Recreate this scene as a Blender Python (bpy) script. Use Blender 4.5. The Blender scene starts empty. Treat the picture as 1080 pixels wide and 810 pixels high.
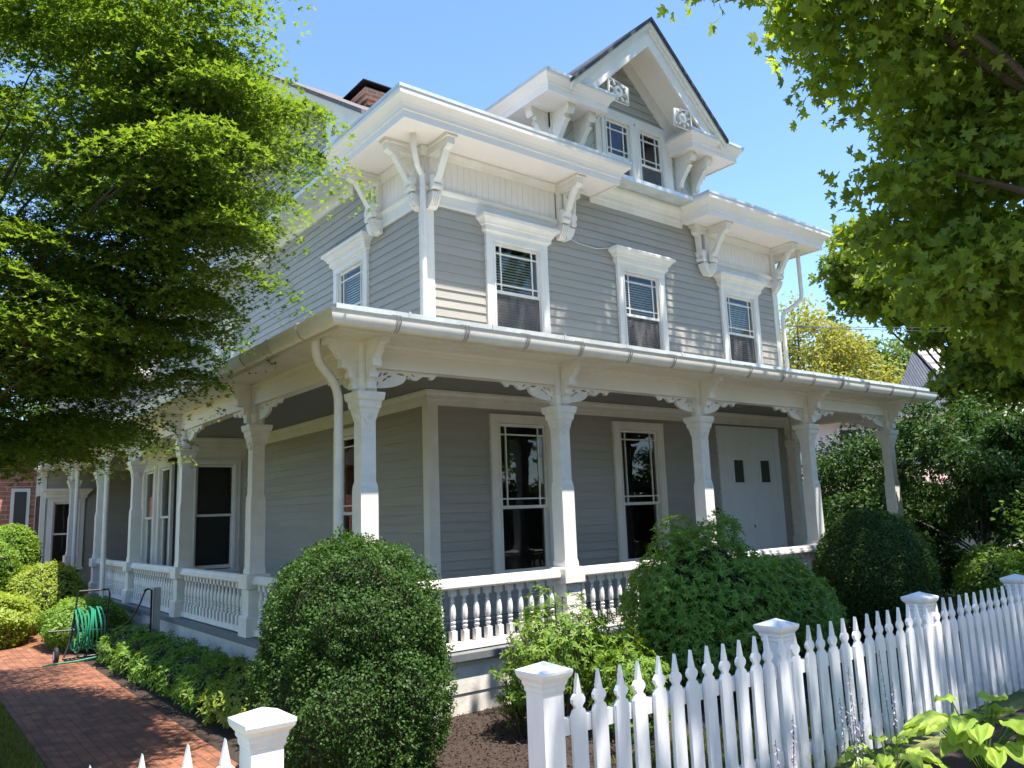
import bpy, math, random
import numpy as np
from mathutils import Matrix, Vector
R = math.radians
rng = np.random.default_rng(7)
random.seed(7)
scene = bpy.context.scene
COL = scene.collection

# ------------------------------------------------------------------ camera
cam_d = bpy.data.cameras.new('camera'); cam = bpy.data.objects.new('camera', cam_d); COL.objects.link(cam)
rr = Vector((0.78942161, -0.61282037, -0.03556283)); uu = Vector((-0.07178961, -0.14970379, 0.9861212)); ff = Vector((0.60963905, 0.77591235, 0.16217354))
CAM = Vector((-3.81595, -7.34741, 2.0))
mw = Matrix((rr, uu, -ff)).transposed().to_4x4(); mw.translation = CAM
cam.matrix_world = mw
cam_d.sensor_width = 36; cam_d.lens = 27.775; cam_d.clip_start = .1; cam_d.clip_end = 3000
scene.camera = cam
# ------------------------------------------------------------------ light
SUN = Vector((0.10, -0.36, 1.0)).normalized()
w = bpy.data.worlds.new('World'); scene.world = w; w.use_nodes = True
nt = w.node_tree; bg = nt.nodes['Background']
sky = nt.nodes.new('ShaderNodeTexSky'); sky.sky_type = 'NISHITA'; sky.sun_disc = False
sky.sun_elevation = math.asin(SUN.z); sky.sun_rotation = math.atan2(SUN.x, SUN.y)
sky.air_density = 1.0; sky.dust_density = 0.1; sky.ozone_density = 6.0; sky.altitude = 800
nt.links.new(sky.outputs[0], bg.inputs[0]); bg.inputs[1].default_value = 0.118
sd = bpy.data.lights.new('sun', 'SUN'); sd.energy = 3.9; sd.angle = R(.53); sd.color = (1.0, .93, .84)
so = bpy.data.objects.new('sun', sd); COL.objects.link(so); so.rotation_euler = SUN.to_track_quat('Z', 'Y').to_euler(); so.location = (0, -10, 30)
vs = scene.view_settings; vs.view_transform = 'Standard'; vs.look = 'None'; vs.exposure = 1.70; vs.gamma = 1
scene.render.engine = 'CYCLES'
scene.cycles.max_bounces = 10; scene.cycles.diffuse_bounces = 6; scene.cycles.glossy_bounces = 3; scene.cycles.transmission_bounces = 5; scene.cycles.transparent_max_bounces = 8

# ------------------------------------------------------------------ materials
def mat(name, col, rough=.6, metal=0, noise=0, nscale=8, bump=0, bscale=30, spec=.5, col2=None, stretch=(1, 1, 1)):
    m = bpy.data.materials.new(name); m.use_nodes = True; n = m.node_tree.nodes; l = m.node_tree.links
    b = n['Principled BSDF']; b.inputs['Roughness'].default_value = rough; b.inputs['Metallic'].default_value = metal
    b.inputs['Specular IOR Level'].default_value = spec
    c = (*col, 1); b.inputs['Base Color'].default_value = c
    if noise or bump:
        tc = n.new('ShaderNodeTexCoord'); mp = n.new('ShaderNodeMapping'); mp.inputs['Scale'].default_value = stretch
        l.new(tc.outputs['Object'], mp.inputs[0])
    if noise:
        t = n.new('ShaderNodeTexNoise'); t.inputs['Scale'].default_value = nscale; t.inputs['Detail'].default_value = 6; t.inputs['Roughness'].default_value = .65
        l.new(mp.outputs[0], t.inputs['Vector'])
        rp = n.new('ShaderNodeValToRGB'); c2 = col2 or tuple(x * (1 - noise) for x in col)
        rp.color_ramp.elements[0].position = .3; rp.color_ramp.elements[0].color = (*c2, 1)
        rp.color_ramp.elements[1].position = .62; rp.color_ramp.elements[1].color = c
        l.new(t.outputs['Fac'], rp.inputs[0]); l.new(rp.outputs[0], b.inputs['Base Color'])
    if bump:
        t2 = n.new('ShaderNodeTexNoise'); t2.inputs['Scale'].default_value = bscale; t2.inputs['Detail'].default_value = 4
        l.new(mp.outputs[0], t2.inputs['Vector'])
        bp = n.new('ShaderNodeBump'); bp.inputs['Strength'].default_value = bump; bp.inputs['Distance'].default_value = .01
        l.new(t2.outputs['Fac'], bp.inputs['Height']); l.new(bp.outputs[0], b.inputs['Normal'])
    return m

def leafmat(name, cols, trans=.35, rough=.45, tcol=None):
    m = bpy.data.materials.new(name); m.use_nodes = True; n = m.node_tree.nodes; l = m.node_tree.links
    b = n['Principled BSDF']; out = n['Material Output']
    g = n.new('ShaderNodeNewGeometry'); rp = n.new('ShaderNodeValToRGB')
    els = rp.color_ramp.elements
    while len(els) < len(cols): els.new(.5)
    for i, c in enumerate(cols): els[i].position = i / (len(cols) - 1); els[i].color = (*c, 1)
    l.new(g.outputs['Random Per Island'], rp.inputs[0]); l.new(rp.outputs[0], b.inputs['Base Color'])
    b.inputs['Roughness'].default_value = max(rough, .52); b.inputs['Specular IOR Level'].default_value = .2
    tr = n.new('ShaderNodeBsdfTranslucent'); mx = n.new('ShaderNodeMixShader'); mx.inputs[0].default_value = trans
    hs = n.new('ShaderNodeMix'); hs.data_type = 'RGBA'; hs.blend_type = 'MULTIPLY'; hs.inputs[0].default_value = 1
    l.new(rp.outputs[0], hs.inputs[6]); hs.inputs[7].default_value = (*(tcol or (1.9, 1.8, .55)), 1)
    l.new(hs.outputs[2], tr.inputs[0])
    l.new(b.outputs[0], mx.inputs[1]); l.new(tr.outputs[0], mx.inputs[2]); l.new(mx.outputs[0], out.inputs[0])
    return m

M = {}
M['white'] = mat('white_paint', (.78, .735, .67), .5, noise=.10, nscale=3, bump=.15, bscale=60, stretch=(1, 1, .25))
M['post'] = mat('white_post_paint', (.78, .74, .68), .5, noise=.14, nscale=6, bump=.2, bscale=40)
M['fence'] = mat('white_fence_paint', (.80, .80, .81), .45, noise=.09, nscale=7, bump=.2, bscale=25, stretch=(3, 3, .5))
M['soffit'] = mat('soffit_paint', (.80, .73, .67), .55, noise=.06, nscale=2)
M['grey'] = mat('grey_clapboard_paint', (.35, .325, .28), .55, noise=.10, nscale=2.5, bump=.25, bscale=50, stretch=(.3, .3, 3))
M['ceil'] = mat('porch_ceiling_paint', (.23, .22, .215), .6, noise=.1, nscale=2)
M['deck'] = mat('deck_paint', (.16, .17, .18), .5, noise=.2, nscale=5)
M['metal'] = mat('porch_roof_metal', (.60, .64, .63), .38, metal=.25, noise=.25, nscale=4, stretch=(1, 1, .3))
M['gutter'] = mat('gutter_paint', (.76, .72, .66), .7, spec=.25, noise=.12, nscale=5)
M['strap'] = mat('gutter_hook', (.3, .29, .27), .7)
M['slate'] = mat('dark_roof_shingle', (.05, .052, .06), .8, noise=.4, nscale=14, bump=.6, bscale=30)
M['brownroof'] = mat('brown_roof_shingle', (.16, .135, .125), .85, noise=.5, nscale=18, bump=.6, bscale=30)
M['black'] = mat('black_metal', (.018, .018, .02), .45, metal=.3)
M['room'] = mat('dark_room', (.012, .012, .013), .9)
M['blind'] = mat('window_blind', (.82, .82, .72), .6, noise=.05)
M['screen'] = mat('insect_screen', (.16, .15, .145), .8, noise=.5, nscale=5, stretch=(3, 3, .4))
M['door'] = mat('white_door_paint', (.72, .72, .73), .45, noise=.05, nscale=3)
M['cut'] = mat('plain_dark', (.05, .05, .048), .8)  # even dark colour of door windows, distant panes and the doorbell
M['rubber'] = mat('black_rubber', (.02, .02, .02), .7)
M['hose'] = mat('green_hose', (.02, .22, .12), .35)
M['darkhose'] = mat('dark_hose', (.03, .035, .03), .5)
M['wood'] = mat('weathered_board', (.42, .43, .42), .7, noise=.2, nscale=8, stretch=(4, 4, .4))
M['bark'] = mat('tree_bark', (.11, .085, .065), .9, noise=.5, nscale=10, bump=.8, bscale=20, stretch=(1, 1, .3))
M['core'] = mat('painted_shade_core', (.035, .04, .02), .95, noise=.5, nscale=20, bump=1, bscale=30)  # solid shrub cores; dark colour stands in for shade within the foliage
M['mulch'] = mat('bark_mulch', (.045, .028, .019), .95, noise=.6, nscale=45, bump=1, bscale=90)
M['grass'] = mat('lawn', (.19, .20, .06), .9, noise=.5, nscale=30, col2=(.07, .10, .025), bump=.8, bscale=120)
M['walk'] = mat('concrete_walk', (.36, .34, .31), .85, noise=.2, nscale=9, bump=.3, bscale=80)
M['asphalt'] = mat('asphalt', (.055, .055, .058), .9, noise=.3, nscale=30)
M['nwall'] = mat('neighbour_siding', (.62, .6, .57), .6, noise=.08)
M['flower'] = mat('lilac_flower', (.55, .40, .62), .6)
M['wire'] = mat('cable', (.03, .03, .03), .5)
M['ivory'] = mat('white_cable', (.6, .6, .56), .5)

def glass_mat():
    m = bpy.data.materials.new('window_glass'); m.use_nodes = True; n = m.node_tree.nodes; l = m.node_tree.links
    n.remove(n['Principled BSDF']); out = n['Material Output']
    tr = n.new('ShaderNodeBsdfTransparent'); tr.inputs[0].default_value = (.88, .92, .88, 1)
    gl = n.new('ShaderNodeBsdfGlossy'); gl.inputs['Roughness'].default_value = .015; gl.inputs[0].default_value = (1, 1, 1, 1)
    fr = n.new('ShaderNodeFresnel'); fr.inputs[0].default_value = 1.5
    t = n.new('ShaderNodeTexNoise'); t.inputs['Scale'].default_value = 1.6; tc = n.new('ShaderNodeTexCoord'); l.new(tc.outputs['Object'], t.inputs['Vector'])
    bp = n.new('ShaderNodeBump'); bp.inputs['Strength'].default_value = .12; bp.inputs['Distance'].default_value = .02
    l.new(t.outputs['Fac'], bp.inputs['Height']); l.new(bp.outputs[0], gl.inputs['Normal'])
    mx = n.new('ShaderNodeMixShader'); l.new(fr.outputs[0], mx.inputs[0]); l.new(tr.outputs[0], mx.inputs[1]); l.new(gl.outputs[0], mx.inputs[2]); l.new(mx.outputs[0], out.inputs[0])
    return m
M['glass'] = glass_mat()
def mesh_screen(m, f):
    n = m.node_tree.nodes; l = m.node_tree.links; mx = n.new('ShaderNodeMixShader'); t = n.new('ShaderNodeBsdfTransparent'); mx.inputs[0].default_value = f
    l.new(n['Principled BSDF'].outputs[0], mx.inputs[1]); l.new(t.outputs[0], mx.inputs[2]); l.new(mx.outputs[0], n['Material Output'].inputs[0])
mesh_screen(M['screen'], .5)

def island_tone(m, amt):
    n = m.node_tree.nodes; l = m.node_tree.links; b = n['Principled BSDF']; src = b.inputs['Base Color'].links[0].from_socket
    g = n.new('ShaderNodeNewGeometry'); r_ = n.new('ShaderNodeMapRange'); r_.inputs[3].default_value = 1 - amt; r_.inputs[4].default_value = 1 + amt
    l.new(g.outputs['Random Per Island'], r_.inputs[0]); v = n.new('ShaderNodeVectorMath'); v.operation = 'SCALE'
    l.new(src, v.inputs[0]); l.new(r_.outputs[0], v.inputs['Scale']); l.new(v.outputs[0], b.inputs['Base Color'])
def stain(m, z0, z1, col, amt, scale):
    n = m.node_tree.nodes; l = m.node_tree.links; b = n['Principled BSDF']; src = b.inputs['Base Color'].links[0].from_socket
    g = n.new('ShaderNodeNewGeometry'); sp = n.new('ShaderNodeSeparateXYZ'); l.new(g.outputs['Position'], sp.inputs[0])
    r_ = n.new('ShaderNodeMapRange'); r_.inputs[1].default_value = z0; r_.inputs[2].default_value = z1; r_.inputs[3].default_value = 1; r_.inputs[4].default_value = 0; l.new(sp.outputs[2], r_.inputs[0])
    t = n.new('ShaderNodeTexNoise'); t.inputs['Scale'].default_value = scale; t.inputs['Detail'].default_value = 7; l.new(g.outputs['Position'], t.inputs['Vector'])
    q = n.new('ShaderNodeMapRange'); q.inputs[1].default_value = .38; q.inputs[2].default_value = .62; q.inputs[4].default_value = amt; l.new(t.outputs['Fac'], q.inputs[0])
    mu = n.new('ShaderNodeMath'); mu.operation = 'MULTIPLY'; l.new(r_.outputs[0], mu.inputs[0]); l.new(q.outputs[0], mu.inputs[1])
    mx = n.new('ShaderNodeMix'); mx.data_type = 'RGBA'; l.new(mu.outputs[0], mx.inputs[0]); l.new(src, mx.inputs[6]); mx.inputs[7].default_value = (*col, 1); l.new(mx.outputs[2], b.inputs['Base Color'])
island_tone(M['grey'], .045)
stain(M['fence'], -.05, .45, (.30, .32, .22), .75, 14); stain(M['post'], -.1, .9, (.42, .40, .30), .5, 9)
stain(M['white'], -10, 50, (.56, .52, .44), .38, 3.1)
def brick_mat(name, c1, c2, mortar, bw, bh, rot=(0, 0, 0), msize=.012, bump=.6, vary=.5):
    m = bpy.data.materials.new(name); m.use_nodes = True; n = m.node_tree.nodes; l = m.node_tree.links
    b = n['Principled BSDF']; b.inputs['Roughness'].default_value = .85
    tc = n.new('ShaderNodeTexCoord'); mp = n.new('ShaderNodeMapping'); mp.inputs['Rotation'].default_value = rot
    l.new(tc.outputs['Object'], mp.inputs[0])
    br = n.new('ShaderNodeTexBrick'); l.new(mp.outputs[0], br.inputs['Vector'])
    br.inputs['Color1'].default_value = (*c1, 1); br.inputs['Color2'].default_value = (*c2, 1); br.inputs['Mortar'].default_value = (*mortar, 1)
    br.inputs['Scale'].default_value = 1; br.inputs['Brick Width'].default_value = bw; br.inputs['Row Height'].default_value = bh; br.inputs['Mortar Size'].default_value = msize
    br.inputs['Bias'].default_value = -.1
    t = n.new('ShaderNodeTexNoise'); t.inputs['Scale'].default_value = 5; t.inputs['Detail'].default_value = 8; l.new(tc.outputs['Object'], t.inputs['Vector'])
    rp = n.new('ShaderNodeValToRGB'); rp.color_ramp.elements[0].position = .3; rp.color_ramp.elements[0].color = (1 - vary,) * 3 + (1,); rp.color_ramp.elements[1].position = .65
    l.new(t.outputs['Fac'], rp.inputs[0])
    mx = n.new('ShaderNodeMix'); mx.data_type = 'RGBA'; mx.blend_type = 'MULTIPLY'; mx.inputs[0].default_value = 1
    l.new(br.outputs['Color'], mx.inputs[6]); l.new(rp.outputs[0], mx.inputs[7]); l.new(mx.outputs[2], b.inputs['Base Color'])
    bp = n.new('ShaderNodeBump'); bp.inputs['Strength'].default_value = bump; bp.inputs['Distance'].default_value = .006; bp.invert = True
    l.new(br.outputs['Fac'], bp.inputs['Height']); l.new(bp.outputs[0], b.inputs['Normal'])
    return m
M['brickwalk'] = brick_mat('brick_paving', (.30, .118, .058), (.21, .08, .042), (.12, .065, .04), .21, .105, rot=(0, 0, R(90)), msize=.005, vary=.5)
M['brick'] = brick_mat('red_brick', (.68, .26, .13), (.52, .18, .09), (.55, .45, .38), .2, .07, rot=(R(90), 0, 0), vary=.25)
M['brickfar'] = brick_mat('red_brick_house', (.45, .16, .10), (.34, .11, .07), (.40, .34, .30), .42, .14, rot=(R(90), 0, 0), vary=.25, msize=.014)
M['nshingle'] = brick_mat('pale_shingles', (.55, .52, .50), (.46, .43, .42), (.2, .18, .18), .5, .16, rot=(R(38), 0, 0), msize=.025, vary=.3)
M['nshingle2'] = brick_mat('reddish_shingles', (.42, .27, .24), (.36, .23, .2), (.16, .1, .1), .4, .14, rot=(R(60), 0, 0), msize=.02, vary=.3)

def stripe_mat(name, col, ang, period, axis='x'):
    m = mat(name, col, .55); n = m.node_tree.nodes; l = m.node_tree.links; b = n['Principled BSDF']
    tc = n.new('ShaderNodeTexCoord'); mp = n.new('ShaderNodeMapping'); mp.inputs['Rotation'].default_value = (0, ang, 0)
    l.new(tc.outputs['Object'], mp.inputs[0])
    sp = n.new('ShaderNodeSeparateXYZ'); l.new(mp.outputs[0], sp.inputs[0])
    d = n.new('ShaderNodeMath'); d.operation = 'DIVIDE'; d.inputs[1].default_value = period; l.new(sp.outputs[0], d.inputs[0])
    f = n.new('ShaderNodeMath'); f.operation = 'FRACT'; l.new(d.outputs[0], f.inputs[0])
    g = n.new('ShaderNodeMath'); g.operation = 'LESS_THAN'; g.inputs[1].default_value = .07; l.new(f.outputs[0], g.inputs[0])
    mx = n.new('ShaderNodeMix'); mx.data_type = 'RGBA'; mx.inputs[6].default_value = (*col, 1); mx.inputs[7].default_value = (*[c * .4 for c in col], 1)
    l.new(g.outputs[0], mx.inputs[0]); l.new(mx.outputs[2], b.inputs['Base Color'])
    bp = n.new('ShaderNodeBump'); bp.invert = True; bp.inputs['Distance'].default_value = .01; l.new(g.outputs[0], bp.inputs['Height']); l.new(bp.outputs[0], b.inputs['Normal'])
    return m
M['diagR'] = stripe_mat('diagonal_boards', (.44, .44, .39), R(42), .15)
M['diagL'] = stripe_mat('diagonal_boards_mirrored', (.44, .44, .39), R(-42), .15)

# leaves
M['jmaple'] = leafmat('japanese_maple_leaf', [(.055, .10, .018), (.10, .165, .028), (.16, .225, .045), (.075, .13, .02)], .52, .5, (1.75, 1.75, .6))
M['nmaple'] = leafmat('norway_maple_leaf', [(.11, .165, .03), (.18, .25, .045), (.14, .20, .036), (.25, .31, .06)], .54, .45, (1.9, 1.9, .5))
M['nmaple2'] = leafmat('sunny_maple_leaf', [(.11, .17, .03), (.17, .24, .04), (.14, .20, .035), (.24, .30, .06)], .45)
M['boxwood'] = leafmat('boxwood_leaf', [(.025, .062, .014), (.052, .11, .022), (.037, .083, .017), (.08, .15, .034)], .25, .4)
M['rhodo'] = leafmat('rhododendron_leaf', [(.095, .19, .03), (.17, .285, .05), (.12, .22, .036), (.24, .36, .075)], .34, .42)
M['azalea'] = leafmat('azalea_leaf', [(.09, .18, .025), (.17, .28, .042), (.12, .21, .03), (.25, .35, .06)], .38, .42)
M['lime'] = leafmat('lime_leaf', [(.22, .30, .05), (.30, .36, .06), (.16, .24, .04)], .35, .45)
M['dark'] = leafmat('dark_shrub_leaf', [(.022, .058, .016), (.04, .088, .022), (.065, .125, .034)], .28, .4)
M['yellow'] = leafmat('yellow_green_leaf', [(.24, .24, .05), (.34, .32, .07), (.16, .20, .05)], .35, .6)
M['mid'] = leafmat('mid_green_leaf', [(.07, .12, .03), (.13, .19, .05), (.10, .15, .04)], .3, .6)
M['hosta'] = leafmat('hosta_leaf', [(.24, .36, .06), (.34, .45, .08), (.29, .40, .07)], .35, .4)
M['hosta2'] = leafmat('small_hosta_leaf', [(.07, .15, .03), (.13, .22, .04)], .3, .4)
M['blade'] = leafmat('grass_blade', [(.11, .14, .03), (.20, .22, .05), (.30, .26, .09)], .3, .6)

# ------------------------------------------------------------------ mesh helpers
I4 = Matrix.Identity(4)
class MB:
    def __init__(s): s.v = []; s.f = []; s.sm = []
    def add(s, vs, fs, M=None, smooth=False):
        o = len(s.v)
        s.v += [tuple(M @ Vector(p)) for p in vs] if M is not None else [tuple(p) for p in vs]
        s.f += [tuple(i + o for i in f) for f in fs]; s.sm += [smooth] * len(fs)
        return s
    def box(s, x0, x1, y0, y1, z0, z1, M=None):
        v = [(x0, y0, z0), (x1, y0, z0), (x1, y1, z0), (x0, y1, z0), (x0, y0, z1), (x1, y0, z1), (x1, y1, z1), (x0, y1, z1)]
        return s.add(v, [(0, 3, 2, 1), (4, 5, 6, 7), (0, 1, 5, 4), (1, 2, 6, 5), (2, 3, 7, 6), (3, 0, 4, 7)], M)
    def prism(s, poly, a0, a1, axis='y', M=None):
        # poly: 2D points; axis y: (x,z); x: (y,z); z: (x,y)
        def P(p, a): return {'y': (p[0], a, p[1]), 'x': (a, p[0], p[1]), 'z': (p[0], p[1], a)}[axis]
        n = len(poly); v = [P(p, a0) for p in poly] + [P(p, a1) for p in poly]
        fs = [tuple(range(n)), tuple(range(2 * n - 1, n - 1, -1))] + [(i, i + n, (i + 1) % n + n, (i + 1) % n) for i in range(n)]
        return s.add(v, fs, M)
    def quad(s, a, b, c, d, M=None): return s.add([a, b, c, d], [(0, 1, 2, 3)], M)
    def lathe(s, prof, n=12, M=None, cx=0, cy=0, sq=False):
        v = []; fs = []; k = len(prof)
        for r, z in prof:
            for i in range(n):
                a = 2 * math.pi * (i + .5) / n; rr_ = r / math.cos(math.pi / 4) if sq else r
                v.append((cx + rr_ * math.cos(a), cy + rr_ * math.sin(a), z))
        for j in range(k - 1):
            for i in range(n): fs.append((j * n + i, j * n + (i + 1) % n, (j + 1) * n + (i + 1) % n, (j + 1) * n + i))
        s.add(v, fs, M, smooth=not sq)
        s.add([v[i] for i in range(n)], [tuple(range(n - 1, -1, -1))], M); s.add([v[(k - 1) * n + i] for i in range(n)], [tuple(range(n))], M)
        return s
    def tube(s, pts, r, n=8, M=None, closed=False):
        pts = [Vector(p) for p in pts]; k = len(pts); rs = r if isinstance(r, (list, tuple)) else [r] * k
        v = []; fs = []; up = None
        for i, p in enumerate(pts):
            t = (pts[(i + 1) % k] - pts[i - 1]) if closed else (pts[min(i + 1, k - 1)] - pts[max(i - 1, 0)])
            t.normalize()
            if up is None: up = t.orthogonal().normalized()
            up = (up - t * up.dot(t))
            up = up.normalized() if up.length > 1e-6 else t.orthogonal().normalized()
            b = t.cross(up)
            for j in range(n):
                a = 2 * math.pi * j / n; v.append(p + (up * math.cos(a) + b * math.sin(a)) * rs[i])
        for i in range(k if closed else k - 1):
            for j in range(n): fs.append((i * n + j, i * n + (j + 1) % n, ((i + 1) % k) * n + (j + 1) % n, ((i + 1) % k) * n + j))
        s.add(v, fs, M, smooth=True)
        if not closed: s.add([v[j] for j in range(n)], [tuple(range(n - 1, -1, -1))], M); s.add([v[(k - 1) * n + j] for j in range(n)], [tuple(range(n))], M)
        return s
    def sweep(s, path, prof, M=None, smooth=False, caps=True):
        # path: (x,y) points, outward = right-hand side; prof: (out,z) points
        P = [Vector(p) for p in path]; k = len(P); m = len(prof); v = []
        for i in range(k):
            d0 = (P[i] - P[i - 1]).normalized() if i else None
            d1 = (P[i + 1] - P[i]).normalized() if i < k - 1 else None
            n0 = Vector((d0.y, -d0.x)) if d0 else None; n1 = Vector((d1.y, -d1.x)) if d1 else None
            if n0 is None: nn = n1
            elif n1 is None: nn = n0
            else: nn = (n0 + n1); nn = nn / max(nn.dot(n0), .2)
            for o, z in prof: v.append((P[i].x + nn.x * o, P[i].y + nn.y * o, z))
        fs = [(i * m + j, (i + 1) * m + j, (i + 1) * m + j + 1, i * m + j + 1) for i in range(k - 1) for j in range(m - 1)]
        s.add(v, fs, M, smooth)
        if caps: s.add([v[j] for j in range(m)], [tuple(range(m))], M); s.add([v[(k - 1) * m + j] for j in range(m)], [tuple(range(m - 1, -1, -1))], M)
        return s
    def mesh(s, name, m):
        me = bpy.data.meshes.new(name); me.from_pydata(s.v, [], s.f); me.materials.append(m)
        me.polygons.foreach_set('use_smooth', s.sm)
        if any(s.sm):
            try: me.set_sharp_from_angle(angle=R(40))
            except Exception: pass
        me.update(); return me
    def obj(s, name, m, parent=None, label=None): return link(name, s.mesh(name, m), parent, label)

def link(name, me, parent=None, label=None):
    o = bpy.data.objects.new(name, me); COL.objects.link(o)
    if parent is not None:
        o.parent = parent
        if parent.parent is None and parent.type == 'EMPTY' and not parent.rotation_euler.z: o.matrix_parent_inverse = Matrix.Translation(parent.location).inverted()
    if label: o['label'] = label
    return o
def tag(o, label=None, cat=None, group=None, kind=None):
    if label: o['label'] = label
    if cat: o['category'] = cat
    if group: o['group'] = group
    if kind: o['kind'] = kind
    return o
def empty(name, loc, label, cat, group=None):
    o = bpy.data.objects.new(name, None); COL.objects.link(o); o.location = loc; o.empty_display_size = .2
    return tag(o, label, cat, group)
def struct(name, mb, m): return tag(mb.obj(name, m), kind='structure')

def pierced(outline, holes, depth, M_):
    cu = bpy.data.curves.new('t', 'CURVE'); cu.dimensions = '2D'; cu.fill_mode = 'BOTH'; cu.extrude = depth / 2
    for pl in [outline] + holes:
        sp = cu.splines.new('POLY'); sp.points.add(len(pl) - 1); sp.use_cyclic_u = True
        for p, q in zip(sp.points, pl): p.co = (q[0], q[1], 0, 1)
    ob = bpy.data.objects.new('t', cu); COL.objects.link(ob)
    bpy.context.view_layer.update()
    me = bpy.data.meshes.new_from_object(ob.evaluated_get(bpy.context.evaluated_depsgraph_get()))
    vs_ = [M_ @ Vector((v.co.x, v.co.z, v.co.y)) for v in me.vertices]; fs = [tuple(p.vertices) for p in me.polygons]
    bpy.data.objects.remove(ob); bpy.data.curves.remove(cu); bpy.data.meshes.remove(me)
    return vs_, fs
def hole(cx, cy, a, b, ang=0, n=10):
    return [(cx + a * math.cos(t) * math.cos(ang) - b * math.sin(t) * math.sin(ang), cy + a * math.cos(t) * math.sin(ang) + b * math.sin(t) * math.cos(ang)) for t in [2 * math.pi * i / n for i in range(n)]]

# leaf clouds --------------------------------------------------------
def norm(a): return a / np.maximum(np.linalg.norm(a, axis=-1, keepdims=True), 1e-9)
def leaves(P, N, T, S, shape, bend=.25, mult=1):
    """P positions, N normals, T tip directions, S sizes; shape list of polygons [(u along, v across)] -> arrays"""
    N = norm(N); T = norm(T - N * (T * N).sum(1, keepdims=True)); B = np.cross(N, T)
    vs_, fl, o = [], [], 0
    out_v = []; faces = []
    n = len(P); base = 0
    for poly in shape:
        k = len(poly); pl = np.array(poly)
        u = pl[:, 0]; v = pl[:, 1]
        V = P[:, None, :] + S[:, None, None] * (u[None, :, None] * T[:, None, :] + v[None, :, None] * B[:, None, :] - bend * (u ** 2)[None, :, None] * N[:, None, :] + .3 * np.abs(v)[None, :, None] * N[:, None, :])
        out_v.append(V.reshape(-1, 3)); faces.append((n, k))
    return out_v, faces
def cloud_mesh(name, parts_, m):
    V = np.concatenate([v for pv, pf in parts_ for v in pv]); 
    tot = []; lt = []
    for pv, pf in parts_:
        for n, k in pf: lt.append(np.full(n, k, np.int32))
    lt = np.concatenate(lt); ls = np.concatenate([[0], np.cumsum(lt)[:-1]]).astype(np.int32)
    me = bpy.data.meshes.new(name); me.vertices.add(len(V)); me.vertices.foreach_set('co', V.astype(np.float32).ravel())
    me.loops.add(len(V)); me.loops.foreach_set('vertex_index', np.arange(len(V), dtype=np.int32))
    me.polygons.add(len(lt)); me.polygons.foreach_set('loop_start', ls); me.polygons.foreach_set('loop_total', lt)
    me.materials.append(m); me.update(calc_edges=True); return me
DIAM = [[(0, 0), (.4, .28), (1, 0), (.4, -.28)]]
OVAL = [[(0, 0), (.2, .17), (.55, .24), (.85, .15), (1, 0), (.85, -.15), (.55, -.24), (.2, -.17)]]
LANCE = [[(0, 0), (.3, .13), (.65, .15), (1, 0), (.65, -.15), (.3, -.13)]]
def lobes(angs, lens, wd):
    pts = []; inner = .36
    A = list(angs)
    for i, (a, L) in enumerate(zip(A, lens)):
        pts.append((L * math.cos(a), L * math.sin(a)))
        if i < len(A) - 1:
            m_ = (a + A[i + 1]) / 2; pts.append((inner * math.cos(m_), inner * math.sin(m_)))
    return [[(-.02, 0)] + pts]
JM = lobes([R(a) for a in (-105, -52, 0, 52, 105)], [.5, .85, 1, .85, .5], 0)
NM = [[(0, 0), (-.08, -.22), (-.04, -.42), (.12, -.60), (.17, -.36), (.34, -.42), (.56, -.66), (.54, -.34), (.50, -.14), (.72, -.26), (.78, -.12), (1, 0), (.78, .12), (.72, .26), (.50, .14), (.54, .34), (.56, .66), (.34, .42), (.17, .36), (.12, .60), (-.04, .42), (-.08, .22)]]
def rnd_dir(n):
    return norm(rng.normal(size=(n, 3)))
def tips(n, droop): 
    d = rnd_dir(n); d[:, 2] *= .5; d[:, 2] -= droop; return d

def fbm(P, f, seed=0, oct=3):
    r = np.random.default_rng(seed); s = 0; a = 1
    for o in range(oct):
        for _ in range(4):
            k = r.normal(size=3) * f; s = s + a * np.sin(P @ k + r.uniform(0, 6.28))
        f *= 2; a *= .5
    return s / 4

def ellipsoid_pts(n, c, r, inner=.0, squash_bottom=False):
    d = rnd_dir(n); t = rng.uniform(inner ** 3, 1, n) ** (1 / 3)
    return np.array(c) + d * t[:, None] * np.array(r), d

def core_mesh(name, c, r, disp, seed, parent, mm=None, rings=20, segs=28, zmin=None, f=3):  # closed dark blob that blocks the view through a shrub
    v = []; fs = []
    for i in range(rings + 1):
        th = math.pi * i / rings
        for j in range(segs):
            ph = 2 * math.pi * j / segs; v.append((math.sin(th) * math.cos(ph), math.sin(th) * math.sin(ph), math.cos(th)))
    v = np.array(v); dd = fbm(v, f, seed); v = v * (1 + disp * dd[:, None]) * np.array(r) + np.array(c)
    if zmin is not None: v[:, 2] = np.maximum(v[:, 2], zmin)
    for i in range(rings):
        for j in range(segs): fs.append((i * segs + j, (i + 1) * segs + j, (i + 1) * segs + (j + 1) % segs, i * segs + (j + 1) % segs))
    mb = MB(); mb.add([tuple(x) for x in v], fs, smooth=True); return mb.obj(name, mm or M['core'], parent)

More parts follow.
